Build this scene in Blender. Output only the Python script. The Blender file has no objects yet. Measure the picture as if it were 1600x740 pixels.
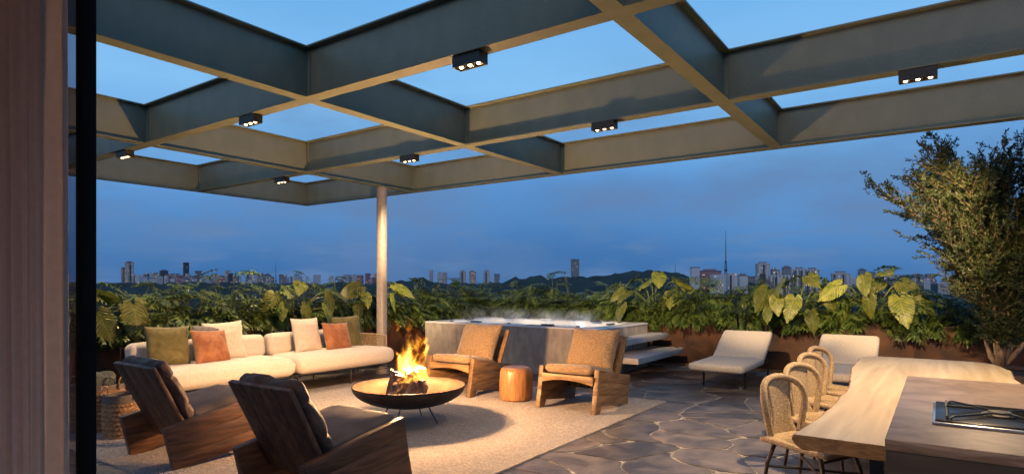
import bpy, bmesh, math, random
from mathutils import Vector, Matrix, noise, Euler
PI = math.pi
R = math.radians
sc = bpy.context.scene
col = sc.collection
random.seed(7)

# ------------------------------------------------------------------ camera
HEAD = R(35.03)
FP = 953.0
cam_d = bpy.data.cameras.new('camera'); cam = bpy.data.objects.new('camera', cam_d); col.objects.link(cam)
cam.location = (0, 0, 1.6); cam.rotation_euler = (R(90), 0, HEAD - R(90))
cam_d.sensor_width = 36; cam_d.lens = 36*FP/1600; cam_d.shift_y = 76.5/1600
cam_d.clip_start = .05; cam_d.clip_end = 60000
sc.camera = cam

# ------------------------------------------------------------------ view
sc.view_settings.view_transform = 'Standard'; sc.view_settings.look = 'None'
sc.view_settings.exposure = 0; sc.view_settings.gamma = 1
sc.render.engine = 'CYCLES'
try:
    sc.cycles.use_denoising = True; sc.cycles.max_bounces = 8; sc.cycles.diffuse_bounces = 3
    sc.cycles.transparent_max_bounces = 16; sc.cycles.sample_clamp_indirect = 4; sc.cycles.caustics_reflective = False
    sc.cycles.caustics_refractive = False
    sc.cycles.volume_step_rate = 1; sc.cycles.volume_max_steps = 128
except Exception: pass

# ------------------------------------------------------------------ dusk sky
w = bpy.data.worlds.new('World'); sc.world = w; w.use_nodes = True
nt = w.node_tree; N = nt.nodes; L = nt.links
for n in list(N): N.remove(n)
out = N.new('ShaderNodeOutputWorld'); bg = N.new('ShaderNodeBackground'); L.new(bg.outputs[0], out.inputs[0])
tc = N.new('ShaderNodeTexCoord'); sep = N.new('ShaderNodeSeparateXYZ'); L.new(tc.outputs['Generated'], sep.inputs[0])
wn = N.new('ShaderNodeTexNoise'); wn.inputs['Scale'].default_value = 1.7; wn.inputs['Detail'].default_value = 5
mp = N.new('ShaderNodeMapping'); mp.inputs['Scale'].default_value = (1, 1, 3.2); L.new(tc.outputs['Generated'], mp.inputs[0]); L.new(mp.outputs[0], wn.inputs['Vector'])
m1 = N.new('ShaderNodeMath'); m1.operation = 'MULTIPLY_ADD'; L.new(wn.outputs[0], m1.inputs[0]); m1.inputs[1].default_value = .16; m1.inputs[2].default_value = -.08
m2 = N.new('ShaderNodeMath'); m2.operation = 'ADD'; L.new(m1.outputs[0], m2.inputs[0]); L.new(sep.outputs[2], m2.inputs[1])
cr = N.new('ShaderNodeValToRGB'); L.new(m2.outputs[0], cr.inputs[0])
def ramp(cr, stops):
    e = cr.color_ramp.elements
    while len(e) > 1: e.remove(e[-1])
    e[0].position = stops[0][0]; e[0].color = (*stops[0][1], 1)
    for p, c in stops[1:]:
        x = e.new(p); x.color = (*c, 1)
ramp(cr, [(0, (.048, .155, .38)), (.04, (.058, .18, .43)), (.15, (.11, .30, .64)), (.22, (.165, .42, .79)), (.30, (.235, .53, .89)), (.41, (.17, .46, .86)), (.6, (.08, .19, .40)), (1, (.045, .09, .18))])
# thin pale clouds low over the city
cn = N.new('ShaderNodeTexNoise'); cn.inputs['Scale'].default_value = 7; cn.inputs['Detail'].default_value = 6
mp2 = N.new('ShaderNodeMapping'); mp2.inputs['Scale'].default_value = (1, 1, 5); L.new(tc.outputs['Generated'], mp2.inputs[0]); L.new(mp2.outputs[0], cn.inputs['Vector'])
cc = N.new('ShaderNodeValToRGB'); ramp(cc, [(.52, (0, 0, 0)), (.72, (1, 1, 1))]); L.new(cn.outputs[0], cc.inputs[0])
ce = N.new('ShaderNodeValToRGB'); ramp(ce, [(0, (1, 1, 1)), (.10, (.8, .8, .8)), (.2, (0, 0, 0))]); L.new(sep.outputs[2], ce.inputs[0])
mm = N.new('ShaderNodeMath'); mm.operation = 'MULTIPLY'; L.new(cc.outputs[0], mm.inputs[0]); L.new(ce.outputs[0], mm.inputs[1])
mq = N.new('ShaderNodeMath'); mq.operation = 'MULTIPLY'; L.new(mm.outputs[0], mq.inputs[0]); mq.inputs[1].default_value = .75
k1 = N.new('ShaderNodeTexNoise'); k1.inputs['Scale'].default_value = 3.4; k1.inputs['Detail'].default_value = 7; k1.inputs['Roughness'].default_value = .55
mp3 = N.new('ShaderNodeMapping'); mp3.inputs['Scale'].default_value = (1, 1, 2.6); mp3.inputs['Location'].default_value = (4.1, 2.2, .6); L.new(tc.outputs['Generated'], mp3.inputs[0]); L.new(mp3.outputs[0], k1.inputs['Vector'])
kr = N.new('ShaderNodeValToRGB'); ramp(kr, [(.42, (0, 0, 0)), (.62, (1, 1, 1))]); L.new(k1.outputs[0], kr.inputs[0])
ke = N.new('ShaderNodeValToRGB'); ramp(ke, [(0, (.45, .45, .45)), (.10, (.8, .8, .8)), (.24, (.45, .45, .45)), (.36, (.08, .08, .08))]); L.new(sep.outputs[2], ke.inputs[0])
km = N.new('ShaderNodeMath'); km.operation = 'MULTIPLY'; L.new(kr.outputs[0], km.inputs[0]); L.new(ke.outputs[0], km.inputs[1])
kc = N.new('ShaderNodeMixRGB'); L.new(km.outputs[0], kc.inputs[0]); L.new(cr.outputs[0], kc.inputs[1]); kc.inputs[2].default_value = (.125, .225, .42, 1)
cr = kc
mx = N.new('ShaderNodeMixRGB'); L.new(mq.outputs[0], mx.inputs[0]); L.new(cr.outputs[0], mx.inputs[1]); mx.inputs[2].default_value = (.13, .24, .45, 1)
L.new(mx.outputs[0], bg.inputs[0]); bg.inputs[1].default_value = 1.0

# the last glow of the set sun, low behind the house, very weak and wide
sd = bpy.data.lights.new('sun', 'SUN'); sd.energy = .42; sd.angle = R(30); sd.color = (1, .70, .50); so_ = bpy.data.objects.new('sun', sd)
so_.rotation_euler = Vector((math.cos(R(14)), math.sin(R(14)), -.42)).to_track_quat('-Z', 'Y').to_euler(); col.objects.link(so_)
# ------------------------------------------------------------------ lamps (the fire and the pergola downlights seen lit; house beam and tub lamps are added)
FIRE = Vector((5.15, 5.08, .95))
FIRE_W = 640
SPOTS = [  # x, y of the fixture, list of (target, watts, cone degrees)
    ((3.72, 3.05), [((4.4, 2.9, 0), 60, 85)]),
    ((6.11, 3.06), [((6.5, 3.7, 0), 90, 80), ((12.3, 2.3, 1.55), 2200, 34), ((12.3, 5.0, 1.55), 2700, 34), ((10.5, 2.75, .4), 420, 26)]),
    ((6.15, 0.15), [((6.3, .2, .75), 760, 118), ((12.3, .6, 1.55), 2000, 36), ((10.0, .0, 1.9), 560, 36), ((10.9, 1.15, .55), 520, 22)]),
    ((3.71, 6.07), [((4.1, 6.1, 0), 60, 80)]),
    ((6.12, 6.08), [((6.3, 7.2, 0), 120, 95), ((12.3, 7.2, 1.55), 2400, 36), ((10.6, 9.7, 1.45), 1800, 40)]),
    ((3.72, 9.06), [((3.6, 9.0, .8), 300, 110)]),
    ((1.27, 3.0), [((2.6, 2.6, 0), 60, 90)]),  # unseen fixture, added for light on the front of the rug
    ((1.27, 0.15), [((3.8, .4, .6), 190, 90)]),  # unseen fixture, added for light on the table end and island
    ((6.15, 9.09), [((6.3, 9.0, .8), 380, 120)]),
]
def lamp(name, kind, loc, e, c, size=.05, tgt=None, cone=60, blend=.5):
    d = bpy.data.lights.new(name, kind); d.energy = e; d.color = c; d.shadow_soft_size = size
    o = bpy.data.objects.new(name, d); o.location = loc
    if tgt is not None:
        d.spot_size = R(cone); d.spot_blend = blend
        o.rotation_euler = (Vector(tgt) - Vector(loc)).to_track_quat('-Z', 'Y').to_euler()
    col.objects.link(o); return o
lamp('fire_light', 'POINT', FIRE, FIRE_W, (1, .53, .22), .10)
for q in (-.9, 0, .9): lamp('tub_fill', 'POINT', (10.5, 6.8+q*1.2, .80), 6, (.72, .86, 1), .04)   # cool fill added just above the tub water to brighten rim and steam
for (x, y), ls in SPOTS:
    for k, (t, e, c) in enumerate(ls):
        lamp('downlight_lamp', 'SPOT', (x+.05, y + ((k % 3)-1)*.098*(len(ls) > 1), 3.315), e, (1, .67, .35), .03, t, c, .7)

# ------------------------------------------------------------------ materials
MATS = {}
def nodes(name):
    m = bpy.data.materials.new(name); m.use_nodes = True; MATS[name] = m
    return m, m.node_tree.nodes, m.node_tree.links, m.node_tree.nodes['Principled BSDF']
def pm(name, c1, c2=None, scale=8, rough=.6, bump=.1, bscale=None, stretch=(1, 1, 1), metal=0, rand=0, detail=6, lo=.35, hi=.68, sheen=0, coat=0, dist=.005, transl=0, spec=None, distort=0):
    m, n, l, p = nodes(name)
    c2 = c2 or c1
    tc = n.new('ShaderNodeTexCoord'); mp = n.new('ShaderNodeMapping'); mp.inputs['Scale'].default_value = stretch
    oi = n.new('ShaderNodeObjectInfo')
    ad = n.new('ShaderNodeVectorMath'); ad.operation = 'ADD'
    sm = n.new('ShaderNodeMath'); sm.operation = 'MULTIPLY'; sm.inputs[1].default_value = 37
    l.new(oi.outputs['Random'], sm.inputs[0]); l.new(tc.outputs['Object'], ad.inputs[0]); l.new(sm.outputs[0], ad.inputs[1]); l.new(ad.outputs[0], mp.inputs[0])
    nz = n.new('ShaderNodeTexNoise'); nz.inputs['Scale'].default_value = scale; nz.inputs['Detail'].default_value = detail; nz.inputs['Distortion'].default_value = distort
    l.new(mp.outputs[0], nz.inputs['Vector'])
    r = n.new('ShaderNodeValToRGB'); ramp(r, [(lo, c1), (hi, c2)]); l.new(nz.outputs[0], r.inputs[0])
    last = r.outputs[0]
    if rand:
        hs = n.new('ShaderNodeHueSaturation'); l.new(last, hs.inputs['Color'])
        mr = n.new('ShaderNodeMapRange'); l.new(oi.outputs['Random'], mr.inputs[0]); mr.inputs[3].default_value = 1-rand; mr.inputs[4].default_value = 1+rand
        l.new(mr.outputs[0], hs.inputs['Value']); last = hs.outputs[0]
    l.new(last, p.inputs['Base Color']); p.inputs['Roughness'].default_value = rough; p.inputs['Metallic'].default_value = metal
    if spec is not None: p.inputs['Specular IOR Level'].default_value = spec
    if sheen: p.inputs['Sheen Weight'].default_value = sheen; p.inputs['Sheen Roughness'].default_value = .4
    if coat: p.inputs['Coat Weight'].default_value = coat; p.inputs['Coat Roughness'].default_value = .15
    if bump:
        b = n.new('ShaderNodeBump'); b.inputs['Strength'].default_value = bump; b.inputs['Distance'].default_value = dist
        n2 = n.new('ShaderNodeTexNoise'); n2.inputs['Scale'].default_value = bscale or scale*4; n2.inputs['Detail'].default_value = 4
        l.new(mp.outputs[0], n2.inputs['Vector']); l.new(n2.outputs[0], b.inputs['Height']); l.new(b.outputs[0], p.inputs['Normal'])
    if transl:
        t = n.new('ShaderNodeBsdfTranslucent'); l.new(last, t.inputs[0]); mxs = n.new('ShaderNodeMixShader'); mxs.inputs[0].default_value = transl
        l.new(p.outputs[0], mxs.inputs[1]); l.new(t.outputs[0], mxs.inputs[2]); l.new(mxs.outputs[0], n['Material Output'].inputs[0])
    return m
def emit(name, c, s):
    m, n, l, p = nodes(name); p.inputs['Base Color'].default_value = (*c, 1); p.inputs['Emission Color'].default_value = (*c, 1); p.inputs['Emission Strength'].default_value = s
    return m
pm('beam_paint', (.155, .182, .138), (.185, .212, .162), 4, .45, .7, 45, (1.2, 1.2, .8), dist=.005)
pm('column_paint', (.30, .27, .25), (.36, .33, .31), 14, .38, .3, 70, dist=.003)
pm('black_metal', (.012, .012, .013), (.02, .02, .02), 20, .45, .1)
pm('dark_frame', (.010, .010, .011), (.014, .014, .015), 5, .75, 0, spec=.15)
pm('wood_dark', (.07, .032, .017), (.20, .093, .046), 3.2, .5, .35, 30, (8, 8, .8), rand=.3, distort=.35, dist=.003)
pm('wood_dark_side', (.075, .035, .019), (.23, .11, .055), 3.2, .5, .35, 30, (1, 9, 9), rand=.3, distort=.35, dist=.003)
pm('wood_mid', (.13, .075, .035), (.33, .195, .09), 3.2, .5, .3, 30, (8, 8, .8), rand=.18, distort=.35, dist=.003)
pm('wood_mid_side', (.10, .058, .028), (.26, .15, .07), 3.2, .5, .3, 30, (1, 9, 9), rand=.2, distort=.35, dist=.003)
pm('wood_dark_rail', (.085, .040, .021), (.25, .12, .06), 3.2, .5, .35, 30, (8, .8, 8), distort=.35, dist=.003)
pm('wood_mid_rail', (.15, .085, .038), (.38, .225, .10), 3.2, .5, .3, 30, (8, .8, 8), distort=.35, dist=.003)
pm('wood_stool', (.22, .095, .036), (.40, .20, .08), 5, .42, .2, 30, (7, 7, .7), rand=0, distort=.6, dist=.003)
pm('wood_end', (.16, .09, .06), (.36, .22, .15), 9, .5, .3, 40, dist=.003)
pm('table_top', (.40, .30, .175), (.60, .50, .345), 1.1, .42, .2, 16, (.7, 11, 11), distort=.5, detail=12, lo=.28, hi=.66, dist=.002)
pm('table_end', (.16, .085, .04), (.34, .20, .10), 5, .55, .3, 40, (1, 2, 9), distort=1, dist=.003)
pm('table_bark', (.20, .11, .055), (.34, .20, .10), 7, .6, .6, 30, (3, 1, 1), dist=.006)
pm('cream_fabric', (.60, .54, .47), (.68, .62, .55), 30, .85, .35, 260, sheen=.25, dist=.0015)
pm('cream_pillow', (.60, .53, .44), (.68, .61, .52), 20, .85, .35, 200, sheen=.3, dist=.0015)
pm('olive_velvet', (.085, .080, .022), (.17, .145, .045), 5, .75, .4, 60, sheen=.4, distort=1.5, dist=.002)
pm('rust_velvet', (.24, .085, .032), (.40, .165, .065), 6, .7, .4, 60, sheen=.4, distort=1.5, dist=.002)
pm('grey_fabric', (.12, .12, .12), (.2, .2, .19), 20, .9, .3, 200)
pm('ash', (.10, .095, .09), (.2, .19, .18), 30, .95, .6)
pm('tan_cord', (.17, .11, .06), (.37, .26, .155), 45, .9, .9, 120, (1, .4, 2.5), sheen=.35, detail=4, dist=.005)
pm('dark_leather', (.075, .046, .036), (.15, .092, .07), 7, .66, .9, 20, rand=.15, dist=.012, sheen=.15, spec=.3)
pm('leather_seat', (.095, .07, .062), (.15, .115, .10), 6, .7, .4, 40, dist=.004)
pm('lounger_fabric', (.50, .44, .37), (.66, .60, .52), 60, .9, .4, 200, detail=3, dist=.002)
pm('rope', (.26, .18, .105), (.58, .45, .29), 90, .8, 1, 150, detail=2, dist=.004)
pm('chair_leg', (.045, .028, .018), (.09, .055, .035), 10, .5, .2)
pm('stone_clad', (.30, .275, .255), (.44, .41, .38), 9, .7, .7, 50, (1, 1, .5), distort=.2, dist=.004)
pm('step_stone', (.46, .45, .43), (.58, .565, .54), 8, .6, .35, 50, dist=.003)
pm('floor_stone', (.060, .052, .050), (.175, .150, .138), 3.0, .42, .9, 18, rand=.32, distort=.8, dist=.010)
pm('grout', (.27, .265, .26), (.40, .39, .38), 14, .85, .8, 60, dist=.006)
pm('room_floor', (.05, .045, .042), (.08, .07, .066), 6, .4, .1)
pm('corten', (.022, .010, .006), (.085, .030, .011), 2.6, .75, .5, 40, rand=.12, detail=9, distort=.5, dist=.003)
pm('soil', (.03, .02, .013), (.06, .04, .025), 20, .95, .8)
pm('acrylic', (.72, .74, .78), (.78, .80, .83), 3, .18, 0, coat=.4)
pm('dark_plastic', (.02, .022, .026), (.03, .03, .034), 20, .35, 0)
pm('island_top', (.14, .098, .080), (.29, .215, .18), 3.5, .40, .25, 60, (1, 1, 6), distort=1.6, detail=9, dist=.002)
pm('island_body', (.045, .036, .031), (.075, .06, .052), 3, .5, .15, 40, (1, 1, 5))
pm('steel', (.5, .5, .5), (.6, .6, .6), 40, .22, 0, metal=1)
pm('cast_iron', (.015, .015, .016), (.03, .03, .03), 60, .5, .3)
pm('hob_glass', (.006, .006, .007), (.01, .01, .01), 5, .22, 0, spec=.3)
pm('bowl_outer', (.020, .017, .016), (.05, .038, .03), 6, .55, .3, 40, metal=.3)
pm('bowl_inner', (.07, .028, .015), (.14, .058, .032), 5, .55, .4, 30, metal=.2)
pm('bark', (.14, .09, .05), (.45, .32, .20), 16, .9, 1, 40, (1, 1, .35), dist=.02)
pm('log_end', (.30, .19, .10), (.5, .36, .2), 20, .8, .4, 60)
pm('basket_weave', (.14, .075, .035), (.36, .22, .11), 40, .8, .8, 90, dist=.005)
pm('basket_band', (.10, .085, .075), (.15, .13, .115), 60, .9, .4, 120)
pm('throw', (.035, .045, .035), (.09, .10, .075), 12, .9, .5, 60)
pm('curtain_cloth', (.56, .45, .385), (.62, .505, .435), 40, .9, .5, 300, (1, 1, 1), transl=.3, dist=.002)
pm('trunk_bark', (.20, .13, .075), (.44, .33, .21), 12, .85, .8, 40, (1, 1, .3), dist=.01)
pm('tree_leaf', (.018, .036, .016), (.070, .095, .026), 1.6, .5, 0, transl=.2)
pm('philo_leaf', (.026, .060, .014), (.125, .175, .032), 3, .36, .25, 20, rand=.4, transl=.18, dist=.003)
pm('under_leaf', (.025, .05, .012), (.09, .13, .03), 1.2, .42, 0, transl=.15)
pm('stem_green', (.10, .14, .035), (.16, .2, .05), 8, .45, 0)
pm('planter_clay', (.08, .045, .03), (.13, .08, .05), 6, .7, .3)
pm('hill_forest', (.010, .018, .014), (.022, .034, .024), .01, .95, 0)
pm('city_ground', (.03, .035, .035), (.07, .075, .075), .004, .95, 0)
pm('mast_metal', (.06, .06, .065), (.09, .09, .09), .1, .7, 0)
emit('lamp_glow', (1, .66, .28), 14)
emit('ember', (1, .32, .05), 4)
# elephant-ear leaf: ribs run from the midrib to the scalloped edge (uv = leaf x and y)
m, n, l, p = nodes('ear_leaf')
uv = n.new('ShaderNodeUVMap'); sx = n.new('ShaderNodeSeparateXYZ'); l.new(uv.outputs[0], sx.inputs[0])
def mk_(op, a, b_=None):
    q = n.new('ShaderNodeMath'); q.operation = op
    for i, t in enumerate((a, b_)):
        if t is None: continue
        if isinstance(t, (int, float)): q.inputs[i].default_value = t
        else: l.new(t, q.inputs[i])
    return q.outputs[0]
ax_ = mk_('ABSOLUTE', sx.outputs[0]); ph_ = mk_('MULTIPLY', mk_('SUBTRACT', sx.outputs[1], mk_('MULTIPLY', ax_, .75)), 2*PI*8.5)
cs_ = mk_('POWER', mk_('MULTIPLY', mk_('ADD', mk_('COSINE', ph_), 1.0), .5), 6); md_ = mk_('LESS_THAN', ax_, .010); vn_ = mk_('MAXIMUM', mk_('MULTIPLY', cs_, .55), md_)
tc = n.new('ShaderNodeTexCoord'); nz = n.new('ShaderNodeTexNoise'); nz.inputs['Scale'].default_value = 5; l.new(tc.outputs['Object'], nz.inputs[0])
rr = n.new('ShaderNodeValToRGB'); ramp(rr, [(.35, (.075, .12, .016)), (.68, (.22, .24, .035))]); l.new(nz.outputs[0], rr.inputs[0])
mv = n.new('ShaderNodeMixRGB'); l.new(vn_, mv.inputs[0]); l.new(rr.outputs[0], mv.inputs[1]); mv.inputs[2].default_value = (.30, .31, .09, 1); rr = mv
oi = n.new('ShaderNodeObjectInfo'); hs = n.new('ShaderNodeHueSaturation'); mr = n.new('ShaderNodeMapRange'); mr.inputs[3].default_value = .55; mr.inputs[4].default_value = 1.3
l.new(oi.outputs['Random'], mr.inputs[0]); l.new(mr.outputs[0], hs.inputs['Value']); l.new(rr.outputs[0], hs.inputs['Color'])
l.new(hs.outputs[0], p.inputs['Base Color']); p.inputs['Roughness'].default_value = .42
t = n.new('ShaderNodeBsdfTranslucent'); l.new(hs.outputs[0], t.inputs[0]); ms = n.new('ShaderNodeMixShader'); ms.inputs[0].default_value = .25
l.new(p.outputs[0], ms.inputs[1]); l.new(t.outputs[0], ms.inputs[2]); l.new(ms.outputs[0], n['Material Output'].inputs[0])
# rug: loop pile in rows
m, n, l, p = nodes('rug_weave')
tc = n.new('ShaderNodeTexCoord'); vo = n.new('ShaderNodeTexVoronoi'); vo.inputs['Scale'].default_value = 75
mp = n.new('ShaderNodeMapping'); mp.inputs['Scale'].default_value = (1, .55, 1); l.new(tc.outputs['Object'], mp.inputs[0]); l.new(mp.outputs[0], vo.inputs['Vector'])
r1 = n.new('ShaderNodeValToRGB'); ramp(r1, [(0, (.22, .20, .195)), (.5, (.33, .30, .29)), (1, (.46, .425, .41))]); l.new(vo.outputs['Color'], r1.inputs[0])
nz = n.new('ShaderNodeTexNoise'); nz.inputs['Scale'].default_value = 2.2; nz.inputs['Detail'].default_value = 5; l.new(tc.outputs['Object'], nz.inputs['Vector'])
mr = n.new('ShaderNodeMapRange'); mr.inputs[3].default_value = .86; mr.inputs[4].default_value = 1.1; l.new(nz.outputs[0], mr.inputs[0])
hs = n.new('ShaderNodeHueSaturation'); l.new(r1.outputs[0], hs.inputs['Color']); l.new(mr.outputs[0], hs.inputs['Value']); l.new(hs.outputs[0], p.inputs['Base Color'])
wv = n.new('ShaderNodeTexWave'); wv.bands_direction = 'Y'; wv.inputs['Scale'].default_value = 16; wv.inputs['Distortion'].default_value = 2; wv.inputs['Detail Scale'].default_value = 4
l.new(tc.outputs['Object'], wv.inputs['Vector'])
mh = n.new('ShaderNodeMath'); mh.operation = 'MULTIPLY_ADD'; l.new(wv.outputs['Fac'], mh.inputs[0]); mh.inputs[1].default_value = .5; l.new(vo.outputs['Distance'], mh.inputs[2])
b = n.new('ShaderNodeBump'); b.inputs['Strength'].default_value = .9; b.inputs['Distance'].default_value = .008; l.new(mh.outputs[0], b.inputs['Height']); l.new(b.outputs[0], p.inputs['Normal'])
p.inputs['Roughness'].default_value = .95
# water and glass
m, n, l, p = nodes('tub_water')
p.inputs['Base Color'].default_value = (.55, .75, .85, 1); p.inputs['Roughness'].default_value = .06; p.inputs['Transmission Weight'].default_value = .8; p.inputs['IOR'].default_value = 1.33
nz = n.new('ShaderNodeTexNoise'); nz.inputs['Scale'].default_value = 9; b = n.new('ShaderNodeBump'); b.inputs['Strength'].default_value = .6; b.inputs['Distance'].default_value = .02
l.new(nz.outputs[0], b.inputs['Height']); l.new(b.outputs[0], p.inputs['Normal'])
m, n, l, p = nodes('door_glass')
g = n.new('ShaderNodeBsdfGlossy'); g.inputs['Roughness'].default_value = .02; g.inputs[0].default_value = (1, 1, 1, 1)
tr = n.new('ShaderNodeBsdfTransparent'); tr.inputs[0].default_value = (.62, .60, .64, 1); ms = n.new('ShaderNodeMixShader'); ms.inputs[0].default_value = .10
l.new(tr.outputs[0], ms.inputs[1]); l.new(g.outputs[0], ms.inputs[2]); l.new(ms.outputs[0], n['Material Output'].inputs[0])
# city facades: floors and window bays, a few windows lit
def facade(name, wall, glass, lit=.03, fw=3.4, fh=3.2, vert=False):
    m, n, l, p = nodes(name)
    tc = n.new('ShaderNodeTexCoord'); s = n.new('ShaderNodeSeparateXYZ'); l.new(tc.outputs['Object'], s.inputs[0])
    ad = n.new('ShaderNodeMath'); ad.operation = 'ADD'; l.new(s.outputs[0], ad.inputs[0]); l.new(s.outputs[1], ad.inputs[1])
    def cell(src, size, lo, hi):
        d = n.new('ShaderNodeMath'); d.operation = 'DIVIDE'; l.new(src, d.inputs[0]); d.inputs[1].default_value = size
        f = n.new('ShaderNodeMath'); f.operation = 'FRACT'; l.new(d.outputs[0], f.inputs[0])
        fl = n.new('ShaderNodeMath'); fl.operation = 'FLOOR'; l.new(d.outputs[0], fl.inputs[0])
        g = n.new('ShaderNodeMath'); g.operation = 'GREATER_THAN'; l.new(f.outputs[0], g.inputs[0]); g.inputs[1].default_value = lo
        h = n.new('ShaderNodeMath'); h.operation = 'LESS_THAN'; l.new(f.outputs[0], h.inputs[0]); h.inputs[1].default_value = hi
        k = n.new('ShaderNodeMath'); k.operation = 'MULTIPLY'; l.new(g.outputs[0], k.inputs[0]); l.new(h.outputs[0], k.inputs[1])
        return k.outputs[0], fl.outputs[0]
    a, fa = cell(ad.outputs[0], fw, .2, .75); b, fb = cell(s.outputs[2], fh, .3 if not vert else .12, .8 if not vert else .95)
    k = n.new('ShaderNodeMath'); k.operation = 'MULTIPLY'; l.new(a, k.inputs[0]); l.new(b, k.inputs[1])
    mx = n.new('ShaderNodeMixRGB'); l.new(k.outputs[0], mx.inputs[0]); mx.inputs[1].default_value = (*wall, 1); mx.inputs[2].default_value = (*glass, 1)
    l.new(mx.outputs[0], p.inputs['Base Color']); p.inputs['Roughness'].default_value = .7
    cv = n.new('ShaderNodeCombineXYZ'); l.new(fa, cv.inputs[0]); l.new(fb, cv.inputs[1]); oi = n.new('ShaderNodeObjectInfo'); l.new(oi.outputs['Random'], cv.inputs[2])
    wn = n.new('ShaderNodeTexWhiteNoise'); l.new(cv.outputs[0], wn.inputs[0])
    lt = n.new('ShaderNodeMath'); lt.operation = 'LESS_THAN'; l.new(wn.outputs[0], lt.inputs[0]); lt.inputs[1].default_value = lit
    e = n.new('ShaderNodeMath'); e.operation = 'MULTIPLY'; l.new(lt.outputs[0], e.inputs[0]); l.new(k.outputs[0], e.inputs[1])
    e2 = n.new('ShaderNodeMath'); e2.operation = 'MULTIPLY'; l.new(e.outputs[0], e2.inputs[0]); e2.inputs[1].default_value = 1.3
    p.inputs['Emission Color'].default_value = (1, .72, .42, 1); l.new(e2.outputs[0], p.inputs['Emission Strength'])
    return m
facade('fac_pale', (.62, .58, .60), (.14, .15, .17)); facade('fac_white', (.78, .76, .77), (.16, .17, .2), .02)
facade('fac_grey', (.36, .35, .39), (.08, .085, .1)); facade('fac_dark', (.11, .11, .13), (.05, .055, .07), .02)
facade('fac_brick', (.46, .24, .26), (.13, .08, .09)); facade('fac_tan', (.60, .47, .42), (.15, .13, .13), .08)
facade('fac_vert', (.78, .76, .78), (.12, .13, .15), .03, 7, 3.2, True)
pm('fac_recess', (.07, .075, .085), (.10, .10, .115), .1, .7, 0); pm('fac_plain', (.66, .64, .65), (.74, .72, .73), .1, .8, 0)

# ------------------------------------------------------------------ mesh helpers
def link(o, parent=None):
    col.objects.link(o)
    if parent is not None: o.parent = parent
    return o
def tag(o, label=None, cat=None, group=None, kind=None):
    for k, v in (('label', label), ('category', cat), ('group', group), ('kind', kind)):
        if v: o[k] = v
    return o
def thing(name, label, cat, loc=(0, 0, 0), rz=0, group=None):
    o = bpy.data.objects.new(name, None); o.location = loc; o.rotation_euler = (0, 0, rz); o.empty_display_size = .1
    link(o); return tag(o, label, cat, group)
def mesh(name, v, f, mats, smooth=False):
    me = bpy.data.meshes.new(name); me.from_pydata([tuple(x) for x in v], [], f); me.update()
    for mm_ in (mats if isinstance(mats, (list, tuple)) else [mats]): me.materials.append(MATS[mm_])
    if smooth: me.polygons.foreach_set('use_smooth', [True]*len(me.polygons))
    return me
def ob(name, me, parent=None, loc=None, rot=None):
    o = bpy.data.objects.new(name, me)
    if loc is not None: o.location = loc
    if rot is not None: o.rotation_euler = rot
    return link(o, parent)
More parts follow.
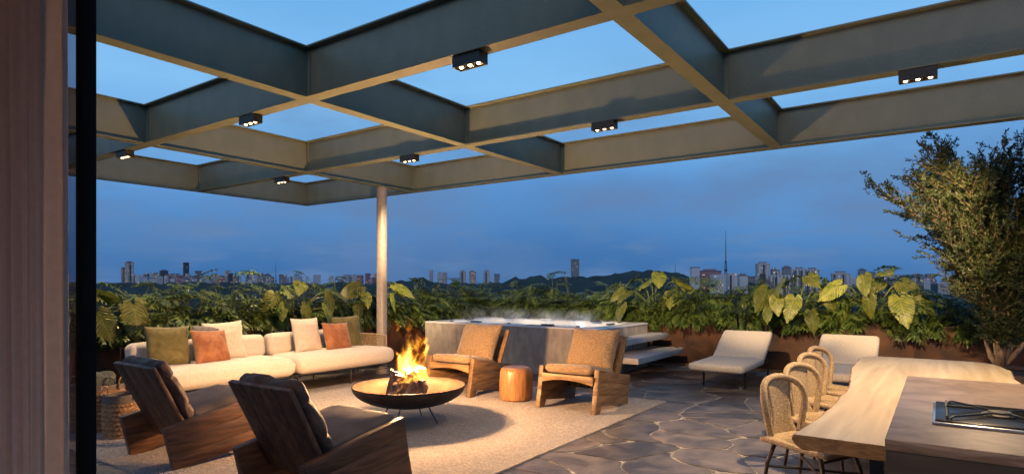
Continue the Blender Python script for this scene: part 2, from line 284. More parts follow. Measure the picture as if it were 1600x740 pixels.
class MB:
    def __init__(s): s.v = []; s.f = []; s.mi = []
    def add(s, v, f, mi=0):
        k = len(s.v); s.v += [Vector(x) for x in v]; s.f += [tuple(i+k for i in q) for q in f]; s.mi += [mi]*len(f); return s
    def box(s, c, size, M=None, mi=0):
        x, y, z = [q/2 for q in size]; v = [Vector((a*x, b*y, d*z)) for d in (-1, 1) for b in (-1, 1) for a in (-1, 1)]
        if M is not None: v = [M @ q for q in v]
        v = [q + Vector(c) for q in v]
        return s.add(v, [(0, 2, 3, 1), (4, 5, 7, 6), (0, 1, 5, 4), (2, 6, 7, 3), (0, 4, 6, 2), (1, 3, 7, 5)], mi)
    def b2(s, x0, x1, y0, y1, z0, z1, mi=0): return s.box(((x0+x1)/2, (y0+y1)/2, (z0+z1)/2), (x1-x0, y1-y0, z1-z0), None, mi)
    def tube(s, pts, r, seg=8, closed=False, mi=0, flat=1.0):
        pts = [Vector(p) for p in pts]; n = len(pts); rs = [r]*n if not isinstance(r, (list, tuple)) else [r[min(len(r)-1, round(i*(len(r)-1)/max(1, n-1)))] for i in range(n)]; rings = []; up = None
        for i, p in enumerate(pts):
            if closed: t = pts[(i+1) % n] - pts[i-1]
            else: t = pts[min(i+1, n-1)] - pts[max(i-1, 0)]
            t = t.normalized() if t.length > 1e-9 else Vector((0, 0, 1))
            if up is None:
                up = Vector((0, 0, 1)) if abs(t.z) < .9 else Vector((1, 0, 0))
            a = t.cross(up)
            if a.length < 1e-6: a = t.cross(Vector((0, 1, 0)))
            a.normalize(); b_ = a.cross(t).normalized(); up = b_
            rings.append([p + (a*math.cos(q*2*PI/seg) + b_*math.sin(q*2*PI/seg)*flat)*rs[i] for q in range(seg)])
        v = [x for g in rings for x in g]; f = []
        for i in range(n if closed else n-1):
            j = (i+1) % n
            for q in range(seg): f.append((i*seg+q, i*seg+(q+1) % seg, j*seg+(q+1) % seg, j*seg+q))
        if not closed: f += [tuple(range(seg-1, -1, -1)), tuple((n-1)*seg+q for q in range(seg))]
        return s.add(v, f, mi)
    def lathe(s, prof, seg=40, c=(0, 0, 0), mi=0, fn=None, caps=True):
        v = []; f = []; n = len(prof)
        for i, (r, z) in enumerate(prof):
            for q in range(seg):
                th = q*2*PI/seg; rr_ = r if fn is None else fn(r, z, th)
                v.append((c[0]+rr_*math.cos(th), c[1]+rr_*math.sin(th), c[2]+z))
        for i in range(n-1):
            for q in range(seg): f.append((i*seg+q, i*seg+(q+1) % seg, (i+1)*seg+(q+1) % seg, (i+1)*seg+q))
        if caps: f += [tuple(range(seg-1, -1, -1)), tuple((n-1)*seg+q for q in range(seg))]
        return s.add(v, f, mi)
    def prism(s, poly, axis, a, b, mi=0, bev=0):
        """poly of (u,v); axis 'y': u=x,v=z; 'z': u=x,v=y; 'x': u=y,v=z; extruded from a to b"""
        def P3(u, v_, t): return (u, t, v_) if axis == 'y' else ((u, v_, t) if axis == 'z' else (t, u, v_))
        n = len(poly); v = [P3(u, v_, a) for u, v_ in poly] + [P3(u, v_, b) for u, v_ in poly]
        f = [tuple(range(n))[::-1], tuple(range(n, 2*n))] + [(i, (i+1) % n, n+(i+1) % n, n+i) for i in range(n)]
        return s.add(v, f, mi)
    def me(s, name, mats, smooth=False, bevel=0, seg=2, fixn=True, auto=False):
        m_ = mesh(name, s.v, s.f, mats, smooth)
        if any(s.mi): m_.polygons.foreach_set('material_index', s.mi)
        if fixn or bevel:
            bm = bmesh.new(); bm.from_mesh(m_); bmesh.ops.recalc_face_normals(bm, faces=bm.faces)
            if bevel:
                ed = [e for e in bm.edges if len(e.link_faces) == 2 and e.calc_face_angle(0) > R(30)]
                bmesh.ops.bevel(bm, geom=ed, offset=bevel, segments=seg, affect='EDGES', profile=.5, clamp_overlap=True)
            bm.to_mesh(m_); bm.free()
            if smooth or bevel: m_.polygons.foreach_set('use_smooth', [True]*len(m_.polygons))
        if auto or bevel:
            try: m_.set_sharp_from_angle(angle=R(40))
            except Exception: pass
        return m_
    def ob(s, name, mats, parent=None, smooth=False, bevel=0, seg=2, loc=None, rot=None, fixn=True, auto=False):
        return ob(name, s.me(name, mats, smooth, bevel, seg, fixn, auto), parent, loc, rot)
def softbox(name, size, r, mats, parent=None, n=14, puff=0, wr=0, seed=0, loc=(0, 0, 0), rot=(0, 0, 0), groove=None, fn=None):
    """a stuffed cushion: rounded box, puffed, wrinkled"""
    X, Y, Z = [q/2 for q in size]; r = min(r, X, Y, Z); bm = bmesh.new(); bmesh.ops.create_cube(bm, size=2)
    bmesh.ops.subdivide_edges(bm, edges=bm.edges[:], cuts=n, use_grid_fill=True)
    for v in bm.verts:
        q = Vector(v.co)
        g = [math.copysign(abs(t)**.8, t) if abs(t) < 1 else t for t in q]
        p0 = Vector((g[0]*X, g[1]*Y, g[2]*Z)); c = Vector((max(-X+r, min(X-r, p0.x)), max(-Y+r, min(Y-r, p0.y)), max(-Z+r, min(Z-r, p0.z))))
        d = p0-c; p_ = c + (d.normalized()*r if d.length > 1e-6 else d)
        u, w_ = p0.x/X, p0.y/Y; k = max(0, 1-u*u)*max(0, 1-w_*w_)
        p_.z += (1 if q.z > 0 else -.4)*puff*k*abs(q.z)
        p_.y += p_.y/Y*puff*.35*(1-u*u)*(1-q.z*q.z)
        if wr:
            nn = noise.fractal(Vector((p_.x*5+seed, p_.y*5, p_.z*5)), 1, 2, 3)
            p_ += Vector(p_).normalized()*nn*wr
        if groove: p_ = groove(p_, u, w_, q)
        if fn: p_ = fn(p_)
        v.co = p_
    me_ = bpy.data.meshes.new(name); bm.to_mesh(me_); bm.free(); me_.materials.append(MATS[mats]); me_.polygons.foreach_set('use_smooth', [True]*len(me_.polygons))
    return ob(name, me_, parent, loc, rot)
def pillow_mesh(name, w_, h_, t_, mats, seed=0, n=30, wr=.012, pinch=.07):
    """square knife-edge pillow standing in the x-z plane, front towards -y"""
    v = []; f = []
    for side in (1, -1):
        for j in range(n+1):
            for i in range(n+1):
                u = -1+2*i/n; q = -1+2*j/n; k = max(0, (1-abs(u)**2.6)*(1-abs(q)**2.6))**.55
                x = u*w_/2*(1-pinch*(1-q*q)*abs(u)); z = q*h_/2*(1-pinch*(1-u*u)*abs(q))
                a = noise.fractal(Vector((u*2.2+seed*3.1, q*2.2, side*2+seed)), 1, 2, 4)
                crease = math.sin(math.atan2(abs(q)-1.02, abs(u)-1.02)*14)*.4*max(0, abs(u*q)-.25)
                y = side*(t_/2*k + (a*wr + crease*wr*1.2)*min(1, k*2.5) + .003)
                v.append((x, y, z + (h_/2)))
    m_ = (n+1)*(n+1)
    for s_ in (0, 1):
        for j in range(n):
            for i in range(n):
                a = s_*m_+j*(n+1)+i; q = (a, a+1, a+n+2, a+n+1); f.append(q if s_ else q[::-1])
    ring = [i for i in range(n+1)] + [j*(n+1)+n for j in range(1, n+1)] + [n*(n+1)+i for i in range(n-1, -1, -1)] + [j*(n+1) for j in range(n-1, 0, -1)]
    for a, b_ in zip(ring, ring[1:]+ring[:1]): f.append((a, b_, b_+m_, a+m_))
    return mesh(name, v, f, mats, True)
def smoothed(pts, k=2, closed=False):
    for _ in range(k):
        o = [] if closed else [pts[0]]
        rng = range(len(pts)) if closed else range(len(pts)-1)
        for i in rng:
            a = Vector(pts[i]); b_ = Vector(pts[(i+1) % len(pts)]); o += [a*.75+b_*.25, a*.25+b_*.75]
        if not closed: o.append(pts[-1])
        pts = o
    return pts

# ================================================================== SETTING
S = lambda name, o: tag(o, kind='structure')
# city ground, one sheet to the horizon, well below the roof terrace
S('', MB().add([(-20000, -20000, -62), (40000, -20000, -62), (40000, 40000, -62), (-20000, 40000, -62)], [(0, 1, 2, 3)]).ob('ground', 'city_ground', fixn=False))
# terrace slab: mortar bed with broken stones
FX0, FX1, FY0, FY1 = .95, 12.2, -3.2, 9.45
floor = MB().b2(FX0, 14.2, FY0-.5, 11.4, -.4, -.009).ob('floor', 'grout'); tag(floor, kind='structure')
def clip(poly, nx, ny, d):
    o = []
    for i in range(len(poly)):
        a = poly[i]; b_ = poly[(i+1) % len(poly)]; da = a[0]*nx+a[1]*ny-d; db = b_[0]*nx+b_[1]*ny-d
        if da <= 0: o.append(a)
        if (da < 0 < db) or (db < 0 < da):
            t = da/(da-db); o.append((a[0]+(b_[0]-a[0])*t, a[1]+(b_[1]-a[1])*t))
    return o
rs = random.Random(11); sites = []; g = .66
for i in range(int((FX1-FX0)/g)+3):
    for j in range(int((FY1-FY0)/g)+3):
        sites.append((FX0+(i-.5+rs.uniform(-.62, .62))*g, FY0+(j-.5+rs.uniform(-.62, .62))*g))
def warp(x, y):
    a = noise.noise(Vector((x*1.3, y*1.3, 3.3))); b_ = noise.noise(Vector((x*1.3, y*1.3, 9.1))); c = noise.noise(Vector((x*4, y*4, 1.1))); d = noise.noise(Vector((x*4, y*4, 5.1)))
    return x+a*.20+c*.03, y+b_*.20+d*.03
nstone = 0
for si, (sx_, sy_) in enumerate(sites):
    if 2.95 < sx_ < 7.6 and 3.65 < sy_ < 7.45: continue
    if nstone >= 298: break
    poly = [(FX0, FY0), (FX1, FY0), (FX1, FY1), (FX0, FY1)]
    for sj, (tx, ty) in enumerate(sites):
        if sj == si: continue
        dx, dy = tx-sx_, ty-sy_; dd = math.hypot(dx, dy)
        if dd > 2.4: continue
        gap = .006+.012*(((min(si, sj)*7919+max(si, sj)*104729) % 97)/97)**1.6
        nx, ny = dx/dd, dy/dd; poly = clip(poly, nx, ny, nx*(sx_+tx)/2+ny*(sy_+ty)/2-gap)
        if len(poly) < 3: break
    if len(poly) < 3: continue
    pts = []
    for i in range(len(poly)):
        a, b_ = poly[i], poly[(i+1) % len(poly)]; n_ = max(1, int(math.hypot(b_[0]-a[0], b_[1]-a[1])/.09))
        pts += [(a[0]+(b_[0]-a[0])*t/n_, a[1]+(b_[1]-a[1])*t/n_) for t in range(n_)]
    pts = [(p_.x, p_.y) for p_ in [Vector((*warp(*q), 0)) for q in pts]]
    pts = [((pts[i-1][0]+6*pts[i][0]+pts[(i+1) % len(pts)][0])/8, (pts[i-1][1]+6*pts[i][1]+pts[(i+1) % len(pts)][1])/8) for i in range(len(pts))]
    pts = [(min(max(x, FX0), FX1+.1), min(y, FY1+.1)) for x, y in pts]
    cx = sum(q[0] for q in pts)/len(pts); cy = sum(q[1] for q in pts)/len(pts); n_ = len(pts)
    if n_ < 5: continue
    v = []
    for z_, k in ((-.02, 0), (-.005, 0), (0, .011)):
        for x, y in pts:
            dx, dy = x-cx, y-cy; d_ = math.hypot(dx, dy) or 1; s_ = max(0, 1-k/d_)
            v.append((dx*s_, dy*s_, z_))
    f = [(i, (i+1) % n_, n_+(i+1) % n_, n_+i) for i in range(n_)] + [(n_+i, n_+(i+1) % n_, 2*n_+(i+1) % n_, 2*n_+i) for i in range(n_)] + [tuple(range(2*n_, 3*n_))]
    ob('stone', mesh('stone', v, f, 'floor_stone'), floor, (cx, cy, rs.uniform(-.0015, .001))); nstone += 1
S('', MB().b2(-4, .95, -6, 6, -.4, 0).ob('room_floor', 'room_floor'))
# room the camera looks out of: header and roof slab just above the view
bw = thing('door_header', 'dark lintel and flat roof edge above the sliding door opening', 'roof')
MB().b2(.72, .95, -6, 6, 3.02, 3.95).ob('lintel', 'dark_frame', bw)
MB().b2(-4, .715, -6, 6, 3.10, 3.35).ob('roof_slab', 'step_stone', bw)
# ------------------------------------------------------------------ sliding door and curtain
dr = thing('sliding_door', 'black framed glass sliding door left of the opening, curtain behind it', 'door', (.798, 2.187, 0))
MB().b2(-.022, .022, -.020, .020, .045, 2.96).ob('stile', 'dark_frame', dr, bevel=.003)
MB().b2(-.03, .03, -.022, 2.2, 0, .045).ob('bottom_rail', 'dark_frame', dr, bevel=.003)
MB().b2(-.03, .03, -.022, 2.2, 2.96, 3.015).ob('top_rail', 'dark_frame', dr, bevel=.003)
MB().b2(-.004, .004, .0205, 2.15, .045, 2.96).ob('glass_pane', 'door_glass', dr)
cu = thing('curtain', 'heavy mauve brown curtain hanging in folds at the left edge', 'curtain', (.672, 1.975, 0))
v = []; f = []; nu, nv = 700, 20
for j in range(nv+1):
    z = .02+j/nv*2.98; op = .06*(1-z/3.0)
    for i in range(nu+1):
        t = i/nu; y = .07-op + t*(1.4+op); ph = 1.2 + t*2*PI*13 + .35*math.sin(z*.7+t*5) + 1.1*math.sin(t*19)
        x = .020*math.sin(ph)*(.8+.4*math.sin(t*31+.3*z)) + .009*math.sin(ph*2.7+.3*z) + .004*math.sin(ph*6.1)
        v.append((x, y+.006*math.cos(ph), z))
for j in range(nv):
    for i in range(nu): a = j*(nu+1)+i; f.append((a, a+1, a+nu+2, a+nu+1))
ob('cloth', mesh('cloth', v, f, 'curtain_cloth', True), cu)
MB().tube([(0, -.05, 3.03), (0, 1.5, 3.03)], .015).ob('curtain_rail', 'black_metal', cu)

# ------------------------------------------------------------------ pergola
AX = [1.32, 3.77, 6.21, 8.67]; BY = [-1.57, 1.77, 5.1, 8.43, 11.79]; PZ = 3.43; PH = .5; FW = .15
pg = thing('pergola', 'grey green steel grid pergola of crossing beams over the terrace', 'pergola')
def ibeam(axis, c, a, b_, wa=0, wb=0):
    m_ = MB(); t = .014
    def bx(u0, u1, w0, w1, z0, z1):
        if axis == 'y': m_.b2(c+w0, c+w1, u0, u1, z0, z1)
        else: m_.b2(u0, u1, c+w0, c+w1, z0, z1)
    bx(a, b_, -FW/2, FW/2, PZ, PZ+t); bx(a, b_, -FW/2, FW/2, PZ+PH-t, PZ+PH); bx(a-wa, b_+wb, -.006, .006, PZ+t+.0005, PZ+PH-t-.0005)
    return m_.ob('beam', 'beam_paint', pg)
for x in AX: ibeam('y', x, BY[0]-FW/2, BY[-1]+FW/2)
for y in BY:
    xs = [.95-FW/2] + AX
    for i in range(4): ibeam('x', y, xs[i]+FW/2+.0006, xs[i+1]-FW/2-.0006, 0 if i == 0 else FW/2-.007, FW/2-.007)
    for x in AX:
        for s_ in (-1, 1):
            if x == AX[-1] and s_ > 0: continue
            MB().b2(x+s_*.0065-(.010 if s_ < 0 else 0), x+s_*.0065+(.010 if s_ > 0 else 0), y-.055, y-.0065, PZ+.016, PZ+PH-.016).ob('joint_plate', 'beam_paint', pg)
co = thing('column', 'tall round steel column carrying the pergola behind the sofa', 'column', (7.84, 8.43, 0))
MB().lathe([(.095, .012), (.095, 3.41)], 48).ob('shaft', 'column_paint', co, smooth=True, auto=True)
MB().lathe([(.13, 0), (.13, .012)], 48).ob('base_plate', 'column_paint', co)
MB().lathe([(.10, 3.411), (.10, 3.4295)], 48).ob('cap_plate', 'beam_paint', co)
FIXL_ = ['nearest the camera on the front beam, over the rug', 'on the second beam right of centre, over the tan chairs', 'on the second beam far right, over the dining table', 'on the front beam left, over the dark armchairs', 'on the second beam just right of the round column', 'leftmost, close to the black door frame', 'on the second beam above the left sofa cushions']
FIXL = FIXL_[:6] + ['added out of view on the beam by the house, left one', 'added out of view on the beam by the house, right one'] + FIXL_[6:]
for ((x, y), ls), lb in zip(SPOTS, FIXL):
    fx = thing('downlight', 'black three lamp downlight ' + lb, 'downlight', (x+.05, y, PZ), group='black downlights under the pergola beams')
    h = MB(); L_, W_, Z0, Z1 = .275, .105, -.092, -.004
    h.b2(-W_/2, W_/2, -L_/2, L_/2, -.03, Z1); h.b2(-W_/2, -W_/2+.008, -L_/2, L_/2, Z0, -.0305); h.b2(W_/2-.008, W_/2, -L_/2, L_/2, Z0, -.0305)
    h.b2(-W_/2+.0085, W_/2-.0085, -L_/2, -L_/2+.008, Z0, -.0305); h.b2(-W_/2+.0085, W_/2-.0085, L_/2-.008, L_/2, Z0, -.0305)
    hs_ = h.ob('housing', 'black_metal', fx)
    for k in (-1, 0, 1):
        MB().lathe([(.012, -.035), (.034, -.082), (.039, -.082)], 20, (0, k*.088, 0), caps=False).ob('reflector', 'steel', hs_, smooth=True)
        MB().lathe([(.001, -.094), (.010, -.092), (.016, -.086), (.016, -.080), (.001, -.078)], 16, (0, k*.088, 0)).ob('bulb', 'lamp_glow', hs_, smooth=True)

# ------------------------------------------------------------------ planters
def planter(name, label, x0, x1, y0, y1, face):
    t = thing(name, label, 'planter')
    n_ = int(round(((y1-y0) if face == 'x' else (x1-x0))/1.55))
    for i in range(n_):
        if face == 'x':
            a = y0+(y1-y0)*i/n_+.002; b_ = y0+(y1-y0)*(i+1)/n_-.002
            MB().b2(x0, x0+.012, a, b_, .02, .938).ob('panel', 'corten', t); MB().b2(x0-.001, x0+.05, a, b_, .939, .951).ob('rim', 'corten', t)
        else:
            a = x0+(x1-x0)*i/n_+.002; b_ = x0+(x1-x0)*(i+1)/n_-.002
            MB().b2(a, b_, y0, y0+.012, .02, .938).ob('panel', 'corten', t); MB().b2(a, b_, y0-.001, y0+.05, .939, .951).ob('rim', 'corten', t)
    if face == 'x':
        MB().b2(x0+.013, x1, y0, y1, 0, .88).ob('soil', 'soil', t); MB().b2(x0-.10, x0-.001, y0, y1, 0, .035).ob('plinth', 'wood_mid_side', t)
    else:
        MB().b2(x0, x1, y0+.013, y1, 0, .88).ob('soil', 'soil', t); MB().b2(x0, x1-.2, y0-.10, y0-.001, 0, .035).ob('plinth', 'wood_mid_side', t)
    return t
planter('planter', 'long rusty steel planter wall behind the hot tub and the loungers', 12.2, 13.3, -4.2, 9.44, 'x')
planter('planter', 'long rusty steel planter wall behind the sofa on the left', .95, 13.3, 9.45, 10.5, 'y')

# ------------------------------------------------------------------ leaves
def lobed_leaf(seed):
    r_ = random.Random(seed); m_ = MB(); n_ = 7
    def zc(y): return .06*y-.34*y*y
    for side in (-1, 1):
        for k in range(n_):
            y0 = .0+.125*k; ang = R(78-k*8+r_.uniform(-5, 5)) if k else R(115); ln = (.22+.26*math.sin(PI*(k+.9)/(n_+1.6)))*r_.uniform(.85, 1.12); w_ = .052
            dx, dy = math.sin(ang)*side, math.cos(ang); px, py = -dy*side*0+0, 0
            a = Vector((0, y0-.03, zc(y0))); b_ = Vector((0, y0+.085, zc(y0+.085))); d = Vector((dx, dy, 0)); nrm = Vector((-dy, dx, 0))*side
            m1_ = a.lerp(b_, .5)+d*ln*.55; tip = a.lerp(b_, .5)+d*ln
            m1_.z -= .02; tip.z -= .10+.05*r_.random()
            p1 = m1_-nrm*w_*side; p2 = m1_+nrm*w_*side; mid = m1_+Vector((0, 0, .018))
            m_.add([a, p1, mid, b_, p2, tip, a.lerp(b_, .5)], [(0, 1, 2, 6), (6, 2, 4, 3), (1, 5, 2), (2, 5, 4)])
    y_ = .125*n_; m_.add([(-.03, y_-.12, zc(y_-.12)), (0, y_-.1, zc(y_)+.02), (.03, y_-.12, zc(y_-.12)), (.05, y_+.03, zc(y_)-.01), (0, y_+.2, zc(y_+.2)-.03), (-.05, y_+.03, zc(y_)-.01)], [(0, 1, 4, 5), (1, 2, 3, 4)])
    return m_.me('leaf', 'philo_leaf', True, fixn=False)
LOBED = [lobed_leaf(s_) for s_ in range(5)]
def ear_leaf(seed):
    r_ = random.Random(seed); nr, nth = 11, 110; v = [(0, 0, 0)]; f = []; uvs = [(0, 0)]
    key = [(0, 1.0), (8, .88), (20, .70), (40, .53), (65, .43), (95, .38), (125, .38), (150, .40), (165, .34), (174, .2), (180, .07)]
    def rad(th):
        a = abs(math.degrees(th));
        for (a0, r0), (a1, r1) in zip(key, key[1:]):
            if a <= a1: t = (a-a0)/(a1-a0); return r0+(r1-r0)*t
        return .1
    for i in range(1, nr+1):
        for j in range(nth):
            th = -PI+2*PI*(j+.5)/nth; t = i/nr; r0 = rad(th); ph = (math.cos(th)*r0-.75*abs(math.sin(th)*r0))*2*PI*8.5; r0 *= 1-.07*(.5-.5*math.cos(ph))*t**3; x = math.sin(th)*r0*t; y = math.cos(th)*r0*t; ph = (y-.75*abs(x))*2*PI*8.5
            z = -.35*x*x-.30*y*abs(y) - .022*math.cos(ph)*min(1, abs(x)*6) + .07*noise.noise(Vector((x*3+seed*5, y*3, seed)))*t + (.22-.1*seed)*abs(x) + .06*x*(seed-2)*y
            v.append((x, y, z)); uvs.append((x, y))
    for j in range(nth-1): f.append((0, 1+j+1, 1+j))
    for i in range(nr-1):
        for j in range(nth-1):
            a = 1+i*nth+j; f.append((a, a+1, a+nth+1, a+nth))
    me_ = mesh('leaf', v, f, 'ear_leaf', True); ul = me_.uv_layers.new(name='UVMap')
    for lp in me_.loops: ul.data[lp.index].uv = uvs[lp.vertex_index]
    return me_
EARS = [ear_leaf(s_) for s_ in (1, 2, 3)]
def orient(dirv, nup, roll=0):
    y = Vector(dirv).normalized(); z = Vector(nup)-y*Vector(nup).dot(y); z.normalize(); x = y.cross(z)
    return Matrix((x, y, z)).transposed() @ Matrix.Rotation(roll, 3, 'Y')
def put_leaf(me_, parent, p_, M, s_):
    o = bpy.data.objects.new('leaf', me_); o.location = p_; o.rotation_euler = M.to_euler(); o.scale = (s_, s_, s_); link(o, parent); return o
def philo(x, y, face, label, group, rnd, h=.55, n_=22, size=.36, front=True, hang=0):
    t = thing('philodendron', label, 'plant', (x, y, .88), 0, group); st = MB()
    for i in range(n_):
        if front: az = face + rnd.uniform(-1.9, 1.9)
        else: az = rnd.uniform(0, 2*PI)
        q = i/n_; el = rnd.uniform(.0, 1.35) if rnd.random() > .35 else rnd.uniform(-.15, .4)
        ln = rnd.uniform(.55, 1.05)*h; rad_ = ln*math.cos(el)*.75; z = max(.06, ln*math.sin(el)*1.05+.12)
        if rnd.random() < hang: az = face+rnd.uniform(-.9, .9); rad_ = rnd.uniform(.20, .32); z = rnd.uniform(.12, .24)
        p_ = Vector((math.cos(az)*rad_, math.sin(az)*rad_, z))
        d = Vector((math.cos(az), math.sin(az), rnd.uniform(-.55, .35)-(.45 if z < .22 else 0)))
        M = orient(d, Vector((-math.cos(az)*.15+rnd.uniform(-.35, .35), -math.sin(az)*.15+rnd.uniform(-.35, .35), 1)), 0)
        put_leaf(rnd.choice(LOBED), t, p_, M, size*rnd.uniform(.75, 1.2))
        st.tube([(rnd.uniform(-.03, .03), rnd.uniform(-.03, .03), 0), p_*.55+Vector((0, 0, .06)), p_], [.008, .006, .004], 4)
    st.ob('stem', 'stem_green', t); return t
rp = random.Random(5)
y = -3.7
while y < 9.3:
    lab = ('deep lobed philodendron packed in the rusty planter behind the hot tub', 'philodendrons behind the hot tub') if y > 3.9 else ('deep lobed philodendron packed in the rusty planter behind the loungers and table', 'philodendrons behind the loungers')
    philo(12.42+rp.uniform(-.05, .1), y, PI, *lab, rp, rp.uniform(.42, .58), 26, .36, True, .12)
    philo(12.85, y+.22, PI, *lab, rp, rp.uniform(.70, .90), 26, .36)
    y += rp.uniform(.42, .56)
x = 1.6
while x < 13:
    lab = ('deep lobed philodendron packed in the rusty planter behind the sofa', 'philodendrons behind the sofa')
    philo(x, 9.70+rp.uniform(-.05, .1), -PI/2, *lab, rp, rp.uniform(.42, .58), 26, .35, True, .15)
    philo(x+.22, 10.1, -PI/2, *lab, rp, rp.uniform(.64, .84), 25, .34)
    x += rp.uniform(.42, .58)
# small leaved filler that nobody could count, one object
ug = MB(); ru = random.Random(8)
def small(p_, az, s_, u):
    d = Vector((math.cos(az), math.sin(az), ru.uniform(-.6, .8))).normalized(); a = d.cross(Vector((0, 0, 1))).normalized()*s_*.22
    ug.add([p_, p_+d*s_*.5+a+Vector((0, 0, .01)), p_+d*s_, p_+d*s_*.5-a+Vector((0, 0, .01))], [(0, 1, 2, 3)])
for k in range(26000):
    if k % 2: x_ = 12.28+abs(ru.gauss(0, .4)); y_ = ru.uniform(-4, 9.5)
    else: x_ = ru.uniform(1.0, 13.2); y_ = 9.53+abs(ru.gauss(0, .4))
    z_ = .86 + abs(ru.gauss(0, .22))*(.7+.6*noise.noise(Vector((x_*1.5, y_*1.5, 0))))
    if z_ > 1.5 or x_ > 13.4 or y_ > 10.5: continue
    small(Vector((x_, y_, z_)), ru.uniform(0, 2*PI), ru.uniform(.05, .13), 0)
tag(ug.ob('undergrowth', 'under_leaf', smooth=True, fixn=False), 'dense small leaved undergrowth filling both planters between the larger plants', 'undergrowth', kind='stuff')
# elephant ears: leaves placed one by one (offset along wall, out from wall, height, heading in plan, droop, size)
def ears(loc, face, label, leaves):
    t = thing('elephant_ear_plant', label, 'plant', loc, 0); st = MB()
    fx_, fy_ = math.cos(face), math.sin(face); ax_, ay_ = -fy_, fx_      # a = towards the left as one faces the plant from the terrace... along the wall
    for al, of, z, hd, dr_, s_ in leaves:
        p_ = Vector((ax_*al+fx_*of, ay_*al+fy_*of, z)); az = face+R(hd)
        d = Vector((math.cos(az)*math.cos(R(dr_)), math.sin(az)*math.cos(R(dr_)), -math.sin(R(dr_))))
        nrm = Vector((math.cos(az)*math.sin(R(dr_))+fx_*.25, math.sin(az)*math.sin(R(dr_))+fy_*.25, math.cos(R(dr_))))
        rj = random.Random(int(abs(al*1000+z*377))); put_leaf(EARS[rj.randrange(3)], t, p_, orient(d, nrm, rj.uniform(-.9, .9)), s_)
        st.tube(smoothed([Vector((0, 0, 0)), p_*.45+Vector((0, 0, z*.4+.05)), p_+Vector((-math.cos(az)*.03, -math.sin(az)*.03, .03)), p_], 1), [.013, .012, .010, .008, .007, .006][:6], 6)
    st.ob('stem', 'stem_green', t); return t
BACK = PI+.35   # back planter plants lean towards the terrace centre
EL = [(.35, .38, .55, 30, 60, .44), (-.42, .42, .48, -35, 45, .42), (.75, .2, .6, 70, 20, .44), (-.05, .15, .75, -70, 25, .42), (-.55, .25, .62, -60, 50, .46), (-.30, .35, .80, -25, 35, .50), (.05, .30, .86, 10, 20, .46), (.45, .30, .72, 50, 40, .46), (-.15, .50, .42, -20, 72, .50), (.25, .52, .40, 25, 75, .48), (.62, .35, .38, 60, 66, .42), (-.70, .4, .30, -50, 70, .40), (.05, .42, .18, 5, 78, .44)]
def jit(seed, n_=9, zk=1):
    r_ = random.Random(seed); return [(a+r_.uniform(-.12, .12), b_+r_.uniform(-.08, .08), (c+r_.uniform(-.10, .08))*zk, d+r_.uniform(-40, 40), e+r_.uniform(-28, 14), s_*r_.uniform(.66, 1.02)) for a, b_, c, d, e, s_ in r_.sample(EL, n_)]
ears((12.32, 4.95, .90), BACK, 'elephant ear plant with big ribbed leaves behind the hot tub steps', jit(1, 11))
ears((12.32, 2.15, .90), BACK, 'elephant ear plant with yellow green leaves between the two loungers', jit(2, 11))
ears((12.32, .95, .90), BACK, 'elephant ear plant with big drooping leaves behind the right lounger', jit(3, 10))
ears((6.85, 9.62, .90), -PI/2-.1, 'elephant ear plant spreading above the right half of the sofa', jit(5, 8, .85))
ears((8.6, 9.62, .90), -PI/2-.1, 'elephant ear plant with leaves behind the round column', jit(6, 7))
ears((3.5, 9.62, .90), -PI/2+.2, 'elephant ear plant hanging over the planter beside the door frame', jit(7, 9, .72))
ears((12.6, -1.2, .86), BACK, 'elephant ear plant half hidden behind the potted tree', jit(9, 6))

# ------------------------------------------------------------------ hot tub
tb = thing('hot_tub', 'stone clad hot tub with white shell and steaming water', 'hot tub', (9.42, 4.8, 0))
TX, TY, TH = 2.16, 4.02, .835
m_ = MB(); m_.b2(0, TX, 0, .10, 0, TH); m_.b2(0, TX, TY-.10, TY, 0, TH); m_.b2(0, .10, .1005, TY-.1005, 0, TH); m_.b2(TX-.10, TX, .1005, TY-.1005, 0, TH)
m_.ob('stone_wall', 'stone_clad', tb)
rim = MB(); hole = (.30, TX-.30, .42, TY-.42)
def rr_ring(x0, x1, y0, y1, r_, z, n_=8):
    o = []
    for cx, cy, a0 in ((x1-r_, y1-r_, 0), (x0+r_, y1-r_, 90), (x0+r_, y0+r_, 180), (x1-r_, y0+r_, 270)):
        for k in range(n_+1): a = R(a0+90*k/n_); o.append((cx+r_*math.cos(a), cy+r_*math.sin(a), z))
    return o
rings = [rr_ring(-.012, TX+.012, -.012, TY+.012, .03, TH+.001), rr_ring(-.012, TX+.012, -.012, TY+.012, .03, TH+.022), rr_ring(.0, TX, .0, TY, .04, TH+.032), rr_ring(.16, TX-.16, .2, TY-.2, .18, TH+.034), rr_ring(.22, TX-.22, .28, TY-.28, .25, TH+.01),
         rr_ring(.26, TX-.26, .34, TY-.34, .28, TH-.12), rr_ring(.40, TX-.40, .5, TY-.5, .30, TH-.30), rr_ring(.60, TX-.60, .7, TY-.7, .30, TH-.33), rr_ring(.68, TX-.68, .8, TY-.8, .28, TH-.70)]
k = len(rings[0]); v = [q for g_ in rings for q in g_]; f = [(i*k+j, i*k+(j+1) % k, (i+1)*k+(j+1) % k, (i+1)*k+j) for i in range(len(rings)-1) for j in range(k)] + [tuple((len(rings)-1)*k+j for j in range(k))]
sh_ = rim.add(v, f).ob('shell', 'acrylic', tb, smooth=True, auto=True)
v = rr_ring(.25, TX-.25, .33, TY-.33, .28, TH-.07); wt = MB().add(v, [tuple(range(len(v)))]); wt.ob('water', 'tub_water', tb, fixn=False)
